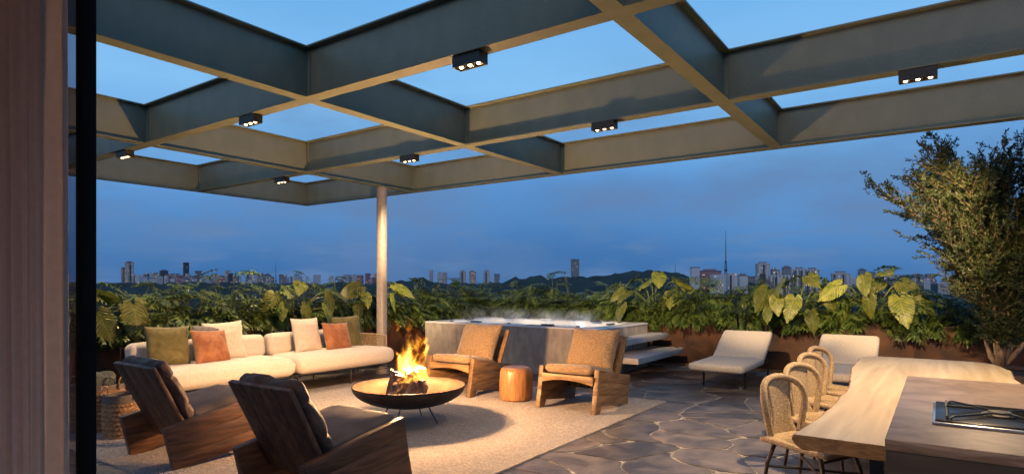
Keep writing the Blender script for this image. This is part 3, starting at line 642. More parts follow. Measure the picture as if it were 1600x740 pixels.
for (hx, hy, ang) in ((1.86, 1.0, 0), (1.86, 2.2, 0), (1.86, 3.2, 0), (.30, 1.2, 0), (.30, 2.9, 0), (1.1, 3.72, 90), (1.1, .30, 90)):
    softbox('headrest', (.08, .26, .03), .014, 'dark_plastic' if hy != 2.2 else 'acrylic', sh_, 6, loc=(hx, hy, TH+.043), rot=(0, 0, R(ang)))
for hx, hy in ((1.9, 1.55), (1.9, 2.7), (.26, 2.05), (.24, 3.5), (.2, .5), (1.92, .5)):
    MB().lathe([(.04, 0), (.04, .014), (.02, .02)], 16, (hx, hy, TH+.034)).ob('control_knob', 'dark_plastic', sh_, smooth=True, auto=True)
MB().b2(.02, .10, .9, 1.5, TH+.034, TH+.044).ob('control_panel', 'dark_plastic', sh_, bevel=.003)
for z_, w_, lab in ((.665, .36, 'upper floating stone step on the right side of the hot tub'), (.385, .68, 'lower and deeper floating stone step on the right side of the hot tub')):
    s_ = MB().b2(0, 2.25, -w_, -.003, -.10, 0).ob('stone_step', 'step_stone', None, bevel=.004, loc=(9.55, 4.8, z_)); tag(s_, lab, 'step')
# steam above the water
m, n, l, p = nodes('steam')
n.remove(p); pv = n.new('ShaderNodeVolumePrincipled'); l.new(pv.outputs[0], n['Material Output'].inputs['Volume'])
tc = n.new('ShaderNodeTexCoord'); nz = n.new('ShaderNodeTexNoise'); nz.inputs['Scale'].default_value = 3.2; nz.inputs['Detail'].default_value = 5; nz.inputs['Distortion'].default_value = .6
l.new(tc.outputs['Object'], nz.inputs['Vector']); rr = n.new('ShaderNodeMapRange'); rr.inputs[1].default_value = .50; rr.inputs[2].default_value = .78; rr.inputs[3].default_value = 0; rr.inputs[4].default_value = 2.7
l.new(nz.outputs[0], rr.inputs[0]); sz = n.new('ShaderNodeSeparateXYZ'); l.new(tc.outputs['Object'], sz.inputs[0])
fz = n.new('ShaderNodeMapRange'); fz.inputs[1].default_value = 0; fz.inputs[2].default_value = .36; fz.inputs[3].default_value = 1; fz.inputs[4].default_value = 0; l.new(sz.outputs[2], fz.inputs[0])
mu = n.new('ShaderNodeMath'); mu.operation = 'MULTIPLY'; l.new(rr.outputs[0], mu.inputs[0]); l.new(fz.outputs[0], mu.inputs[1]); l.new(mu.outputs[0], pv.inputs['Density']); pv.inputs['Color'].default_value = (.95, .96, 1, 1)
tag(MB().b2(-.78, .78, -1.6, 1.6, 0, .37).ob('steam', 'steam', None, loc=(10.5, 6.8, .80)), 'thin white steam drifting above the hot tub water', 'steam', kind='stuff')

# ------------------------------------------------------------------ rug
m_ = MB(); ed = []
x0, x1, y0, y1 = 2.40, 8.10, 3.09, 7.95
for a, b_ in (((x0, y0), (x1, y0)), ((x1, y0), (x1, y1)), ((x1, y1), (x0, y1)), ((x0, y1), (x0, y0))):
    for k in range(60):
        t = k/60; x = a[0]+(b_[0]-a[0])*t; y = a[1]+(b_[1]-a[1])*t; q = noise.noise(Vector((x*3, y*3, 0)))*.008; ed.append((x+q, y+q))
m_.prism(ed, 'z', .001, .014); o = m_.ob('rug', 'rug_weave', None); tag(o, 'large pale beige woven rug under the fire bowl and armchairs', 'rug')

# ------------------------------------------------------------------ fire bowl
fb = thing('fire_bowl', 'wide shallow black steel fire bowl on thin legs in the middle of the rug', 'fire bowl', (5.15, 5.08, .014))
prof = [(.02+.0, .175)]+[(.65*math.sin(R(a)), .425-.25*math.cos(R(a))) for a in range(10, 91, 8)]
MB().lathe([(.005, .175)]+[(.655*math.sin(R(a)), .425-.25*math.cos(R(a))) for a in range(6, 91, 6)], 72, caps=False).ob('bowl_outside', 'bowl_outer', fb, smooth=True)
MB().lathe([(.005, .186)]+[(.643*math.sin(R(a)), .426-.238*math.cos(R(a))) for a in range(6, 91, 6)], 72, caps=False).ob('bowl_inside', 'bowl_inner', fb, smooth=True)
MB().tube([(.649*math.cos(q*PI/36), .649*math.sin(q*PI/36), .426) for q in range(72)], .008, 8, True).ob('rim', 'bowl_outer', fb, smooth=True)
MB().lathe([(.30, .215), (.22, .245), (.12, .26), (.005, .262)], 40, fn=lambda r_, z, th: r_*(1+.12*noise.noise(Vector((math.cos(th)*3, math.sin(th)*3, z*20)))), caps=False).ob('ash_bed', 'ash', fb)
re_ = random.Random(2); em_ = MB()
for k in range(34):
    a = re_.uniform(0, 6.3); r_ = re_.uniform(.08, .27); em_.box((r_*math.cos(a), r_*math.sin(a), .262-.12*r_), (re_.uniform(.012, .03), re_.uniform(.01, .022), .014), Euler((re_.random(), re_.random(), a)).to_matrix())
em_.ob('embers', 'ember', fb)
for a in (20, 110, 200, 290):
    c, s_ = math.cos(R(a)), math.sin(R(a)); MB().tube([(.24*c, .24*s_, .195), (.36*c, .36*s_, 0)], .008, 6).ob('leg', 'black_metal', fb)
rl = random.Random(3)
LG = [(-.13, .15, .15, .34), (-.04, -.13, .15, .36), (.14, .02, .15, .37), (-.17, -.01, .14, .31), (-.12, -.27, .11, .22), (.06, .26, .12, .24), (.02, .02, .14, .38)]
for i, (lx, ly, lr, lh) in enumerate(LG):
    pl = []; a0 = rl.uniform(0, 6)
    for k in range(14): a = a0+k*2*PI/14; r_ = lr*(.62+.25*math.sin(a*2+i)+.12*rl.random()); pl.append((r_*math.cos(a), r_*math.sin(a)))
    v = []; f = []; nl = 8
    for j in range(nl+1):
        for (a, b_) in pl:
            q = 1+.30*noise.noise(Vector((a*34, b_*34, j*.5+i))); v.append((a*q*(1.12-.2*j/nl), b_*q*(1.12-.2*j/nl), j/nl*lh*(1+.14*noise.noise(Vector((a*14, b_*14, i)))*j/nl)))
    f = [(j*14+k, j*14+(k+1) % 14, (j+1)*14+(k+1) % 14, (j+1)*14+k) for j in range(nl) for k in range(14)] + [tuple(nl*14+k for k in range(14))]
    o = ob('fire_log', mesh('fire_log', v, f, ['bark', 'log_end']), None, (5.15+lx, 5.08+ly, .232+.9*(lx*lx+ly*ly)), (ly*.9+rl.uniform(-.08, .08), -lx*.9+rl.uniform(-.08, .08), 0))
    o.data.polygons[-1].material_index = 1
    tag(o, 'rough split log burning in the fire bowl', 'log', 'logs stacked in the fire bowl')
# flames: glowing gas, licking up from the logs
m, n, l, p = nodes('flame_gas')
n.remove(p); em = n.new('ShaderNodeEmission'); l.new(em.outputs[0], n['Material Output'].inputs['Volume'])
tc = n.new('ShaderNodeTexCoord'); s0 = n.new('ShaderNodeSeparateXYZ'); l.new(tc.outputs['Object'], s0.inputs[0])
mp = n.new('ShaderNodeMapping'); mp.inputs['Scale'].default_value = (1, 1, .62); mp.inputs['Location'].default_value = (0, 0, 1.3); l.new(tc.outputs['Object'], mp.inputs[0])
nz = n.new('ShaderNodeTexNoise'); nz.inputs['Scale'].default_value = 6; nz.inputs['Detail'].default_value = 2.5; nz.inputs['Distortion'].default_value = .4; l.new(mp.outputs[0], nz.inputs['Vector'])
sb = n.new('ShaderNodeVectorMath'); sb.operation = 'SUBTRACT'; l.new(nz.outputs['Color'], sb.inputs[0]); sb.inputs[1].default_value = (.5, .5, .5)
amp = n.new('ShaderNodeMapRange'); amp.inputs[1].default_value = 0; amp.inputs[2].default_value = .6; amp.inputs[3].default_value = .30; amp.inputs[4].default_value = .85; l.new(s0.outputs[2], amp.inputs[0])
sv = n.new('ShaderNodeVectorMath'); sv.operation = 'SCALE'; l.new(sb.outputs[0], sv.inputs[0]); l.new(amp.outputs[0], sv.inputs['Scale'])
av = n.new('ShaderNodeVectorMath'); av.operation = 'ADD'; l.new(tc.outputs['Object'], av.inputs[0]); l.new(sv.outputs[0], av.inputs[1])
s1 = n.new('ShaderNodeSeparateXYZ'); l.new(av.outputs[0], s1.inputs[0])
def mth(op, a, b_=None, c=None):
    q = n.new('ShaderNodeMath'); q.operation = op
    for i, t in enumerate((a, b_, c)):
        if t is None: continue
        if isinstance(t, (int, float)): q.inputs[i].default_value = t
        else: l.new(t, q.inputs[i])
    return q.outputs[0]
rad2 = mth('SQRT', mth('ADD', mth('MULTIPLY', s1.outputs[0], s1.outputs[0]), mth('MULTIPLY', s1.outputs[1], s1.outputs[1])))
hgt = mth('DIVIDE', s1.outputs[2], .78)
prof_ = mth('MULTIPLY', mth('SUBTRACT', 1.02, hgt), .23)         # flame radius shrinks upward
core = mth('DIVIDE', mth('SUBTRACT', prof_, rad2), .10)
fil = n.new('ShaderNodeTexNoise'); fil.inputs['Scale'].default_value = 11; fil.inputs['Detail'].default_value = 3; fil.inputs['Distortion'].default_value = 1.4; l.new(mp.outputs[0], fil.inputs['Vector'])
rg = mth('SUBTRACT', 1.0, mth('MULTIPLY', mth('ABSOLUTE', mth('SUBTRACT', fil.outputs[0], .5)), 7.5))
den = mth('MULTIPLY', mth('MAXIMUM', mth('MINIMUM', core, 1.0), 0.0), mth('ADD', mth('MAXIMUM', rg, 0.0), .16))
cr2 = n.new('ShaderNodeValToRGB'); ramp(cr2, [(0, (1, .10, .005)), (.3, (1, .30, .015)), (.65, (1, .52, .05)), (1, (1, .68, .14))]); l.new(den, cr2.inputs[0])
l.new(cr2.outputs[0], em.inputs[0]); l.new(mth('MULTIPLY', mth('POWER', den, 1.5), 42), em.inputs[1])
flame = MB().b2(-.38, .38, -.38, .38, 0, .90).ob('flames', 'flame_gas', None, loc=(5.15, 5.05, .50)); tag(flame, 'tall yellow flames leaping from the logs in the fire bowl', 'fire', kind='stuff')

# ------------------------------------------------------------------ armchairs (low timber lounge chairs)
def board(name, poly, y0, y1, mat_, parent, sh=.990):
    cx = sum(a for a, b_ in poly)/len(poly); cz = sum(b_ for a, b_ in poly)/len(poly)
    return MB().prism([(cx+(a-cx)*sh, cz+(b_-cz)*sh) for a, b_ in poly], 'y', y0, y1).ob(name, mat_, parent, bevel=.004)
def armchair(label, loc, rz, kind, seed):
    t = thing('armchair', label, 'armchair', loc, rz, 'timber armchairs around the fire bowl'); dk = kind == 'dark'
    ws, wb = ('wood_dark_side', 'wood_dark') if dk else ('wood_mid_side', 'wood_mid'); W = .44; T = .065
    for s_ in (-1, 1):
        a, b_ = (s_*W, s_*(W-T)) if s_ < 0 else (W-T, W)
        a, b_ = min(a, b_), max(a, b_)
        board('plank', [(-.08, .37), (-.053, .245), (.885, .40), (.86, .545)], a, b_, ws, t)
        board('plank', [(-.053, .245), (-.022, .11), (.915, .235), (.885, .40)], a, b_, ws, t)
        board('plank', [(-.022, .11), (0, 0), (.12, 0), (.79, .085), (.835, 0), (.965, 0), (.915, .235)], a, b_, ws, t)
    n_ = 4; bw_ = (2*W-2*T-.01)/n_
    for i in range(n_):
        y0 = -W+T+.005+i*bw_; board('plank', [(-.155, .885), (-.118, .90), (.155, .345), (.235, .19), (.20, .175)], y0+.0015, y0+bw_-.0015, wb, t)
    board('seat_board', [(.16, .295), (.17, .27), (.86, .385), (.855, .41)], -W+T+.003, W-T-.003, wb, t)
    ap = MB(); ys = [(-W+T+.003)+(2*W-2*T-.006)*k/16 for k in range(17)]
    pl = [(y, .452) for y in ys] + [(y, .335+.05*(1-((y)/(W-T))**2)) for y in ys[::-1]]
    ap.prism(pl, 'x', .862, .905).ob('front_rail', wb+'_rail', t, bevel=.003)
    if dk:
        def groove(p_, u, w_, q):
            k = max(0, 1-abs(math.sin((u+.02)*PI*1.5)) * 5); p_.z -= k*.022*(1 if q.z > 0 else 0); return p_
        softbox('seat_cushion', (.70, .72, .12), .05, 'leather_seat', t, 14, .025, .010, seed, (.52, 0, .455), (0, R(-9.5), 0))
        def gr(p_, u, w_, q):
            k = math.exp(-((abs(u)-.45)/.05)**2); p_.z -= k*.025*(1 if q.z > 0 else .4); k2 = math.exp(-((w_)/.04)**2)*.012; p_.z -= k2; return p_
        softbox('back_cushion', (.64, .72, .125), .055, 'dark_leather', t, 22, .03, .030, seed+3, (.078, 0, .645), (0, R(63), 0), gr)
    else:
        softbox('seat_cushion', (.68, .70, .11), .05, 'tan_cord', t, 12, .02, .010, seed, (.545, 0, .47), (0, R(-9), 0))
        pm_ = pillow_mesh('back_cushion', .72, .62, .27, 'tan_cord', seed, 32, .018, .05)
        ob('back_cushion', pm_, t, (.33, 0, .44), (R(-27), 0, R(90)))
    return t
armchair('dark timber armchair with brown leather cushions nearest the baskets, seen from behind', (2.63, 5.84, .014), 0, 'dark', 1)
armchair('dark timber armchair with black leather cushions at the bottom of the view', (2.63, 3.93, .014), 0, 'dark', 5)
armchair('honey timber armchair with tan cushion, left of the drum stool', (7.70, 5.90, .014), PI, 'tan', 9)
armchair('honey timber armchair with tan cushion, right of the drum stool', (7.68, 3.90, .014), PI, 'tan', 13)

# stool
st = thing('stool', 'round drum shaped wooden stool between the two tan armchairs', 'stool', (7.03, 4.86, .014))
MB().lathe([(.20, 0), (.222, .02), (.232, .10), (.234, .25), (.226, .38), (.212, .43), (.19, .445)], 140, fn=lambda r_, z, th: r_*(1-.014*max(0, 1-abs(math.sin(th*11))*7))*(1+.01*noise.noise(Vector((math.cos(th)*2, math.sin(th)*2, z))))).ob('body', 'wood_stool', st, smooth=True, auto=True)
MB().lathe([(.188, .4455), (.184, .455), (.10, .458)], 60, fn=lambda r_, z, th: r_*(1+.02*math.sin(3*th))).ob('top', 'wood_end', st, smooth=True, auto=True)

# ------------------------------------------------------------------ sofa
so = thing('sofa', 'long low cream sofa with slim black frame along the planter', 'sofa', (3.62, 7.8, .0))
SL = 3.98
def rnd_front(p_): return p_
for k, x0 in enumerate((0, 2.0)):
    softbox('seat_cushion', (1.98, 1.02, .27), .125, 'cream_fabric', so, 26, .02, .006, k*3+1, (x0+.99, .50, .40))
for x0, x1_ in ((.02, .72), (.74, 1.97), (2.02, 2.72), (2.74, 3.86)):
    softbox('back_cushion', (x1_-x0, .23, .34), .085, 'cream_fabric', so, 16, .01, .006, x0*5, ((x0+x1_)/2, .90, .675), (R(-6), 0, 0))
fr = MB()
for a, b_ in (((0, .04), (SL, .04)), ((0, 1.02), (SL, 1.02)), ((0, .04), (0, 1.02)), ((SL, .04), (SL, 1.02)), ((2.0, .04), (2.0, 1.02))): fr.tube([(*a, .262), (*b_, .262)], .011, 6)
fr.tube([(0, .04, .18), (SL, .04, .18)], .007, 6); fr.tube([(SL, .04, .18), (SL, 1.02, .18)], .007, 6); fr.tube([(0, 1.03, .262), (0, 1.03, .78), (SL, 1.03, .78), (SL, 1.03, .262)], .010, 6)
fr.ob('frame', 'black_metal', so, smooth=True)
for x in (.02, 1.0, 2.0, 3.0, SL-.02):
    for y in (.04, 1.0): MB().tube([(x, y, .262), (x, y, 0)], .010, 6).ob('leg', 'black_metal', so)
ar = MB(); X = SL+.02; ar.tube([(X, .28, .27), (X, .28, .715), (X, .30, .73), (X, 1.0, .73), (X, 1.02, .715), (X, 1.02, .27)], .012, 8)
y = .32
pa = []
for k in range(22):
    yy = .30+.70*k/21; ar.tube([(X, yy, .28), (X, min(1.0, yy+.24), .28+min(.44, (min(1.0, yy+.24)-yy)*1.83))], .0035, 4); ar.tube([(X, yy, .72), (X, min(1.0, yy+.24), .72-min(.44, (min(1.0, yy+.24)-yy)*1.83))], .0035, 4)
    ar.tube([(X, yy, .28), (X, max(.30, yy-.24), .28+min(.44, (yy-max(.30, yy-.24))*1.83))], .0035, 4)
ar.ob('arm_net', 'rope', so)
def pillow(lab, x, y, z, w_, h_, mat_, tilt, yaw, seed, roll=0):
    o = ob('pillow', pillow_mesh('pillow', w_, h_, .17, mat_, seed), None, (x, y, z), (R(tilt), R(roll), R(yaw))); tag(o, lab, 'pillow', 'throw pillows on the sofa'); return o
pillow('olive green velvet pillow, leftmost on the sofa', 4.02, 8.37, .535, .56, .54, 'olive_velvet', -14, -4, 1, 2)
pillow('rust orange velvet pillow leaning between the olive and the cream pillow, left sofa half', 4.56, 8.24, .535, .56, .48, 'rust_velvet', -20, 10, 2, 3)
pillow('plain cream pillow on the left half of the sofa, behind the rust pillow', 4.88, 8.46, .535, .58, .56, 'cream_pillow', -14, -4, 3, -2)
pillow('plain cream pillow on the right half of the sofa, left of the rust pillow', 6.24, 8.40, .535, .56, .56, 'cream_pillow', -15, 6, 4, 1)
pillow('rust orange velvet pillow on the right half of the sofa', 6.72, 8.24, .535, .56, .47, 'rust_velvet', -18, 4, 5, 2)
pillow('olive green pillow at the right end of the sofa, by the netted arm', 7.12, 8.46, .535, .56, .55, 'olive_velvet', -12, -6, 6, -2)
pillow('small grey pillow tucked behind the rust pillow, left sofa half', 4.66, 8.50, .535, .46, .52, 'grey_fabric', -10, -4, 7, 0)

# ------------------------------------------------------------------ baskets
def basket(label, loc, r_, h_, rows, band):
    t = thing('basket', label, 'basket', loc, 0, 'woven baskets beside the sofa'); N_ = 30
    def fn(rad_, z, th): return rad_*(1+.012*math.sin(th*N_)*math.cos(z/h_*PI*rows))+.006*math.cos(z/h_*PI*2*rows)
    prof = [(r_*(.90+.10*math.sin(PI*min(1, k/(rows*5)*1.1)/1.1)), h_*k/(rows*5)) for k in range(rows*5+1)]
    MB().lathe([(.001, .004)]+prof, N_*5, fn=fn, caps=False).ob('woven_body', 'basket_weave', t, smooth=True)
    MB().lathe([(a*.93, b_) for a, b_ in prof[2:]], 60, caps=False).ob('lining', 'basket_band', t, smooth=True)
    MB().lathe([(r_*.93, h_-band), (r_*.97, h_-band), (r_*.97, h_+.004), (r_*.92, h_+.004)], 60, caps=False).ob('band', 'basket_band', t, smooth=True, auto=True)
    for s_ in (0, PI):
        c, q = math.cos(s_+2.2), math.sin(s_+2.2)
        MB().tube(smoothed([(c*r_-q*.07, q*r_+c*.07, h_-.05), (c*r_-q*.06, q*r_+c*.06, h_+.08), (c*r_+q*.06, q*r_-c*.06, h_+.08), (c*r_+q*.07, q*r_-c*.07, h_-.05)], 2), .009, 6).ob('handle', 'basket_weave', t, smooth=True)
    return t
basket('small round woven basket with grey band, in front of the larger basket', (2.93, 7.12, .014), .185, .44, 9, .075)
basket('larger woven basket holding folded throws, between door frame and sofa', (2.92, 7.68, .014), .27, .50, 10, .05)
th = thing('throw', 'dark green folded throws stuffed in the larger basket', 'blanket', (2.92, 7.68, .50))
softbox('fold', (.34, .22, .16), .07, 'throw', th, 12, .02, .03, 2, (-.06, -.04, .03), (R(20), R(15), .4)); softbox('fold', (.30, .2, .14), .06, 'throw', th, 12, .02, .03, 6, (.09, .05, .04), (R(-15), R(-20), 1.2))

# ------------------------------------------------------------------ sun loungers
def lounger(label, y0):
    t = thing('sun_lounger', label, 'sun lounger', (9.35, y0, 0), 0, 'sun loungers in front of the planter')
    softbox('mattress', (1.36, .84, .125), .055, 'lounger_fabric', t, 18, .012, .004, y0, (.68, .42, .345))
    softbox('backrest', (.86, .84, .125), .055, 'lounger_fabric', t, 16, .012, .004, y0+4, (1.64, .42, .555), (0, R(-30), 0))
    fr = MB(); 
    for y in (.10, .74): fr.tube([(.25, y, .27), (2.1, y, .27)], .015, 6)
    for x in (.4, 1.3, 2.08): fr.tube([(x, .10, .27), (x, .74, .27)], .013, 6)
    fr.ob('frame', 'black_metal', t)
    for y in (.10, .74):
        MB().tube([(1.35, y, .30), (2.02, y, .695)], .012, 6).ob('back_bar', 'black_metal', t); MB().tube([(1.78, y, .50), (2.05, y, .28)], .010, 6).ob('prop', 'black_metal', t)
        for x in (.5, 2.05): MB().tube([(x, y, .27), (x, y, 0)], .017, 6).ob('leg', 'black_metal', t)
lounger('pale fabric sun lounger with raised back, right of the hot tub steps', 2.38)
lounger('pale fabric sun lounger partly hidden behind the row of rope chairs', .78)

# ------------------------------------------------------------------ dining table
tt = thing('dining_table', 'live edge pale timber slab dining table butting against the stone island', 'table')
left = [(3.80, .70), (4.05, .68), (4.4, .65), (4.8, .635), (5.2, .63), (5.6, .63), (5.95, .64), (6.2, .665), (6.5, .69), (6.9, .73), (7.3, .765), (7.8, .775), (8.25, .775), (8.50, .75), (8.60, .66)]
right = [(8.61, .40), (8.62, .0), (8.60, -.36), (8.44, -.50), (7.9, -.60), (7.2, -.57), (6.6, -.62), (6.0, -.60), (5.512, -.62)]
pts = [Vector((a, b_, 0)) for a, b_ in smoothed([Vector((a, b_, 0)) for a, b_ in left+right], 0) ] if False else None
full = left+right; dn = []
for (a, b_), (c, d) in zip(full, full[1:]):
    n_ = max(1, int(math.hypot(c-a, d-b_)/.035))
    for k in range(n_): t = k/n_; x = a+(c-a)*t; y = b_+(d-b_)*t; q = noise.fractal(Vector((x*7, y*7, 2)), 1, 2, 4)*.014; dn.append((x, y+q))
sm_ = dn[:]
for _ in range(3): sm_ = [sm_[0]]+[((sm_[i-1][0]+sm_[i][0]*2+sm_[i+1][0])/4, (sm_[i-1][1]+sm_[i][1]*2+sm_[i+1][1])/4) for i in range(1, len(sm_)-1)]+[sm_[-1]]
outl = sm_ + [(5.512, -.62), (5.512, .207), (3.80, .207)]
n_ = len(outl); nl_ = len(sm_); v = []
for (z, inn) in ((.750, .016), (.744, .004), (.72, 0), (.69, .02), (.668, .055)):
    for i, (x, y) in enumerate(outl):
        if i < nl_ and x > 3.805:
            cx = min(max(x, 4.0), 8.0); cy = .1; dx, dy = (x-cx), (y-cy); d_ = math.hypot(dx, dy) or 1; v.append((x-dx/d_*inn, y-dy/d_*inn, z))
        else: v.append((x, y-(inn if i == 0 else 0), z))
f = [tuple(range(n_))] + [(k*n_+i, k*n_+(i+1) % n_, (k+1)*n_+(i+1) % n_, (k+1)*n_+i) for k in range(4) for i in range(n_)] + [tuple(4*n_+i for i in range(n_))[::-1]]
o = ob('tabletop', mesh('tabletop', v, f, ['table_top', 'table_bark', 'table_end'], False), tt)
for k, pf in enumerate(o.data.polygons): pf.material_index = 0 if k in (0, len(f)-1) else (2 if abs(pf.normal.x) > .95 else 1)
for x in (4.15, 6.3, 8.1):
    for y in (.30, -.35):
        if x < 5.6 and y < 0: continue
        MB().b2(x-.035, x+.035, y-.035, y+.035, 0, .667).ob('leg', 'black_metal', tt)

# ------------------------------------------------------------------ kitchen island and hob
isl = thing('kitchen_island', 'dark stone kitchen island with mauve grey worktop in the right corner', 'kitchen island')
MB().b2(3.184, 5.50, -2.3, .196, 0, .8695).ob('cabinet', 'island_body', isl)
MB().b2(3.18, 5.505, -2.305, .20, .87, .92).ob('worktop', 'island_top', isl, bevel=.003)
hb = thing('gas_hob', 'black gas hob with steel edge set in the island worktop', 'hob', (3.64, .03, .921))
HW, HL = .62, 1.0
MB().b2(0, HW, -HL, 0, 0, .014).ob('steel_tray', 'steel', hb, bevel=.003)
MB().b2(.022, HW-.01, -HL+.01, -.012, .0145, .022).ob('glass_top', 'hob_glass', hb, bevel=.002)
for by in (-.28, -.72):
    bx = .31
    bn_ = MB().lathe([(.075, .0225), (.075, .030), (.055, .036)], 28, (bx, by, 0)).ob('burner', 'cast_iron', hb, smooth=True, auto=True)
    MB().lathe([(.05, .036), (.05, .044), (.03, .047)], 28, (bx, by, 0)).ob('burner_cap', 'cast_iron', bn_, smooth=True, auto=True)
    for dx, dy in ((1, 1), (-1, 1), (1, -1), (-1, -1)):
        MB().tube([(bx+dx*.05, by+dy*.035, .040), (bx+dx*.24, by+dy*.19, .038), (bx+dx*.262, by+dy*.205, .032), (bx+dx*.262, by+dy*.205, .0225)], .0055, 6).ob('grate_bar', 'cast_iron', hb)
for by in (-.06, -.50, -.94):
    MB().tube([(.06, by, .0225), (.06, by, .036), (.31, by, .038), (.56, by, .036), (.56, by, .0225)], .006, 6).ob('grate_bar', 'cast_iron', hb)
MB().tube([(.31, -.06, .050), (.31, -.18, .050)], .0075, 6).ob('grate_bar', 'cast_iron', hb)

# ------------------------------------------------------------------ woven rope dining chairs (seat front faces -y)
def rope_chair(lab):
    t = thing('rope_chair', lab, 'chair', (0, 0, 0), 0, 'woven rope chairs along the table')
    # seat: x across, y from -.28 (front) to .26 (back)
    def fn(p_): p_.z -= .03*max(0, 1-(p_.x/.24)**2)*max(0, 1-(p_.y/.26)**2)*(1 if p_.z > 0 else 0); p_.z += .03*(p_.y < -.18)*(p_.y+.18)*6*-0; return p_
    softbox('seat', (.52, .56, .045), .022, 'rope', t, 16, 0, 0, 0, (0, -.02, .425), (R(2), 0, 0), fn=fn)
    rg_ = MB(); 
    for k in range(15):
        s_ = .23-.014*k
        rg_.tube([(s_*math.cos(a)*.98, -.02+s_*1.05*math.sin(a), .437+.001*k-.018*(1-(s_/.24)**2)) for a in [q*PI/14 for q in range(28)]], .0042, 4, True)
    rg_.ob('seat_cord', 'rope', [q for q in t.children if q.name.startswith('seat')][0]).location = (0, .02, -.425)
    # back loop leaning back towards +y
    def bp(x, h): h = .42+(h-.42)*.92; return Vector((x, .25+.075*((h-.42)/.5)-.075*(x/.25)**2, h))
    loop = smoothed([bp(-.17, .42), bp(-.19, .52), bp(-.23, .66), bp(-.245, .79), bp(-.18, .895), bp(0, .93), bp(.18, .895), bp(.245, .79), bp(.23, .66), bp(.19, .52), bp(.17, .42)], 3)
    MB().tube(loop, .026, 10, flat=1).ob('back_frame', 'rope', t, smooth=True)
    v = []; f = []; nh, nx = 20, 8
    for sgn in (0, 1):
        for j in range(nh+1):
            h = .43+.49*j/nh; q = j/nh; hw = .10+.065*max(0, 1-q*3)**1.5+.05*q*q
            for i in range(nx+1):
                u = -1+2*i/nx; p_ = bp(u*hw, h); p_.y += -.010+sgn*.016; v.append(p_)
    k = (nh+1)*(nx+1)
    for s_ in (0, 1):
        for j in range(nh):
            for i in range(nx): a = s_*k+j*(nx+1)+i; q4 = (a, a+1, a+nx+2, a+nx+1); f.append(q4 if s_ == 0 else q4[::-1])
    for j in range(nh):
        a = j*(nx+1); b_ = a+nx; f.append((a, a+nx+1, a+nx+1+k, a+k)); f.append((b_, b_+k, b_+nx+1+k, b_+nx+1))
    fl_ = ob('back_splat', mesh('back_splat', v, f, 'rope', True), t)
    for x, y in ((-.20, -.22), (.20, -.22), (-.19, .20), (.19, .20)):
        MB().tube([(x*.9, y*.9, .41), (x*1.08, y*1.12, .25), (x*1.15, y*1.3, 0)], [.017, .015, .012], 8).ob('leg', 'chair_leg', t, smooth=True)
    MB().tube([(-.22, -.25, .24), (.21, .235, .24)], .010, 6).ob('stretcher', 'chair_leg', t); MB().tube([(.22, -.25, .225), (-.21, .235, .225)], .010, 6).ob('stretcher', 'chair_leg', t)
    MB().tube([(-.2, -.23, .36), (.2, -.23, .36)], .010, 6).ob('stretcher', 'chair_leg', t)
    return t
ch = rope_chair('woven rope dining chair nearest the camera, its seat under the table end')
CH = [(5.04, .79, -26, None), (5.92, .80, -24, 'second woven rope dining chair from the near table end'), (6.90, .86, -21, 'third woven rope dining chair along the table, in front of the pale lounger'), (7.72, .90, -19, 'farthest woven rope dining chair, overlapping the pale lounger back')]
for x, y, rz, lb in CH:
    if lb is None: c = ch
    else:
        c = ch.copy(); link(c); c['label'] = lb
        for q in list(ch.children):
            d = q.copy(); link(d); d.parent = c
            for g_ in list(q.children): e_ = g_.copy(); link(e_); e_.parent = d
    c.location = (x, y, 0); c.rotation_euler = (0, 0, R(rz))

# ------------------------------------------------------------------ potted tree
TB = Vector((10.25, -.66, 0))
pt = thing('planter_bowl', 'low wide dark clay bowl planter holding the tree at the right edge', 'planter', TB)
MB().lathe([(.28, 0), (.40, .06), (.58, .30), (.66, .50), (.62, .505), (.58, .46)], 56, caps=False).ob('bowl', 'planter_clay', pt, smooth=True)
MB().lathe([(.60, .44), (.3, .47), (.01, .48)], 40, caps=False).ob('soil', 'soil', pt, smooth=True)
tr_ = thing('olive_tree', 'feathery many stemmed tree rising from the bowl at the right edge', 'tree', TB+Vector((0, 0, .46)))
rt = random.Random(21); tk = MB(); br = MB(); lv = MB()
def leaf_at(p_, d, s_):
    a = d.cross(Vector((rt.uniform(-1, 1), rt.uniform(-1, 1), rt.uniform(-1, 1))))
    if a.length < 1e-4: return
    a.normalize(); a *= s_*.17; lv.add([p_, p_+d*s_*.5+a, p_+d*s_, p_+d*s_*.5-a], [(0, 1, 2, 3)])
def twig(p_, d, ln, r_):
    n_ = 5; pts = [p_]; q = Vector(d)
    for k in range(n_):
        q = (q+Vector((rt.gauss(0, .10), rt.gauss(0, .10), rt.gauss(.02, .07)))).normalized(); pts.append(pts[-1]+q*ln/n_)
    br.tube(pts, [r_*(1-.8*k/n_) for k in range(n_+1)], 3)
    for k in range(1, n_+1):
        for _ in range(6):
            b_ = pts[k-1].lerp(pts[k], rt.random()); dd = (q*.9+Vector((rt.gauss(0, .55), rt.gauss(0, .55), rt.gauss(0, .55)))).normalized(); leaf_at(b_, dd, rt.uniform(.034, .064))
    return pts
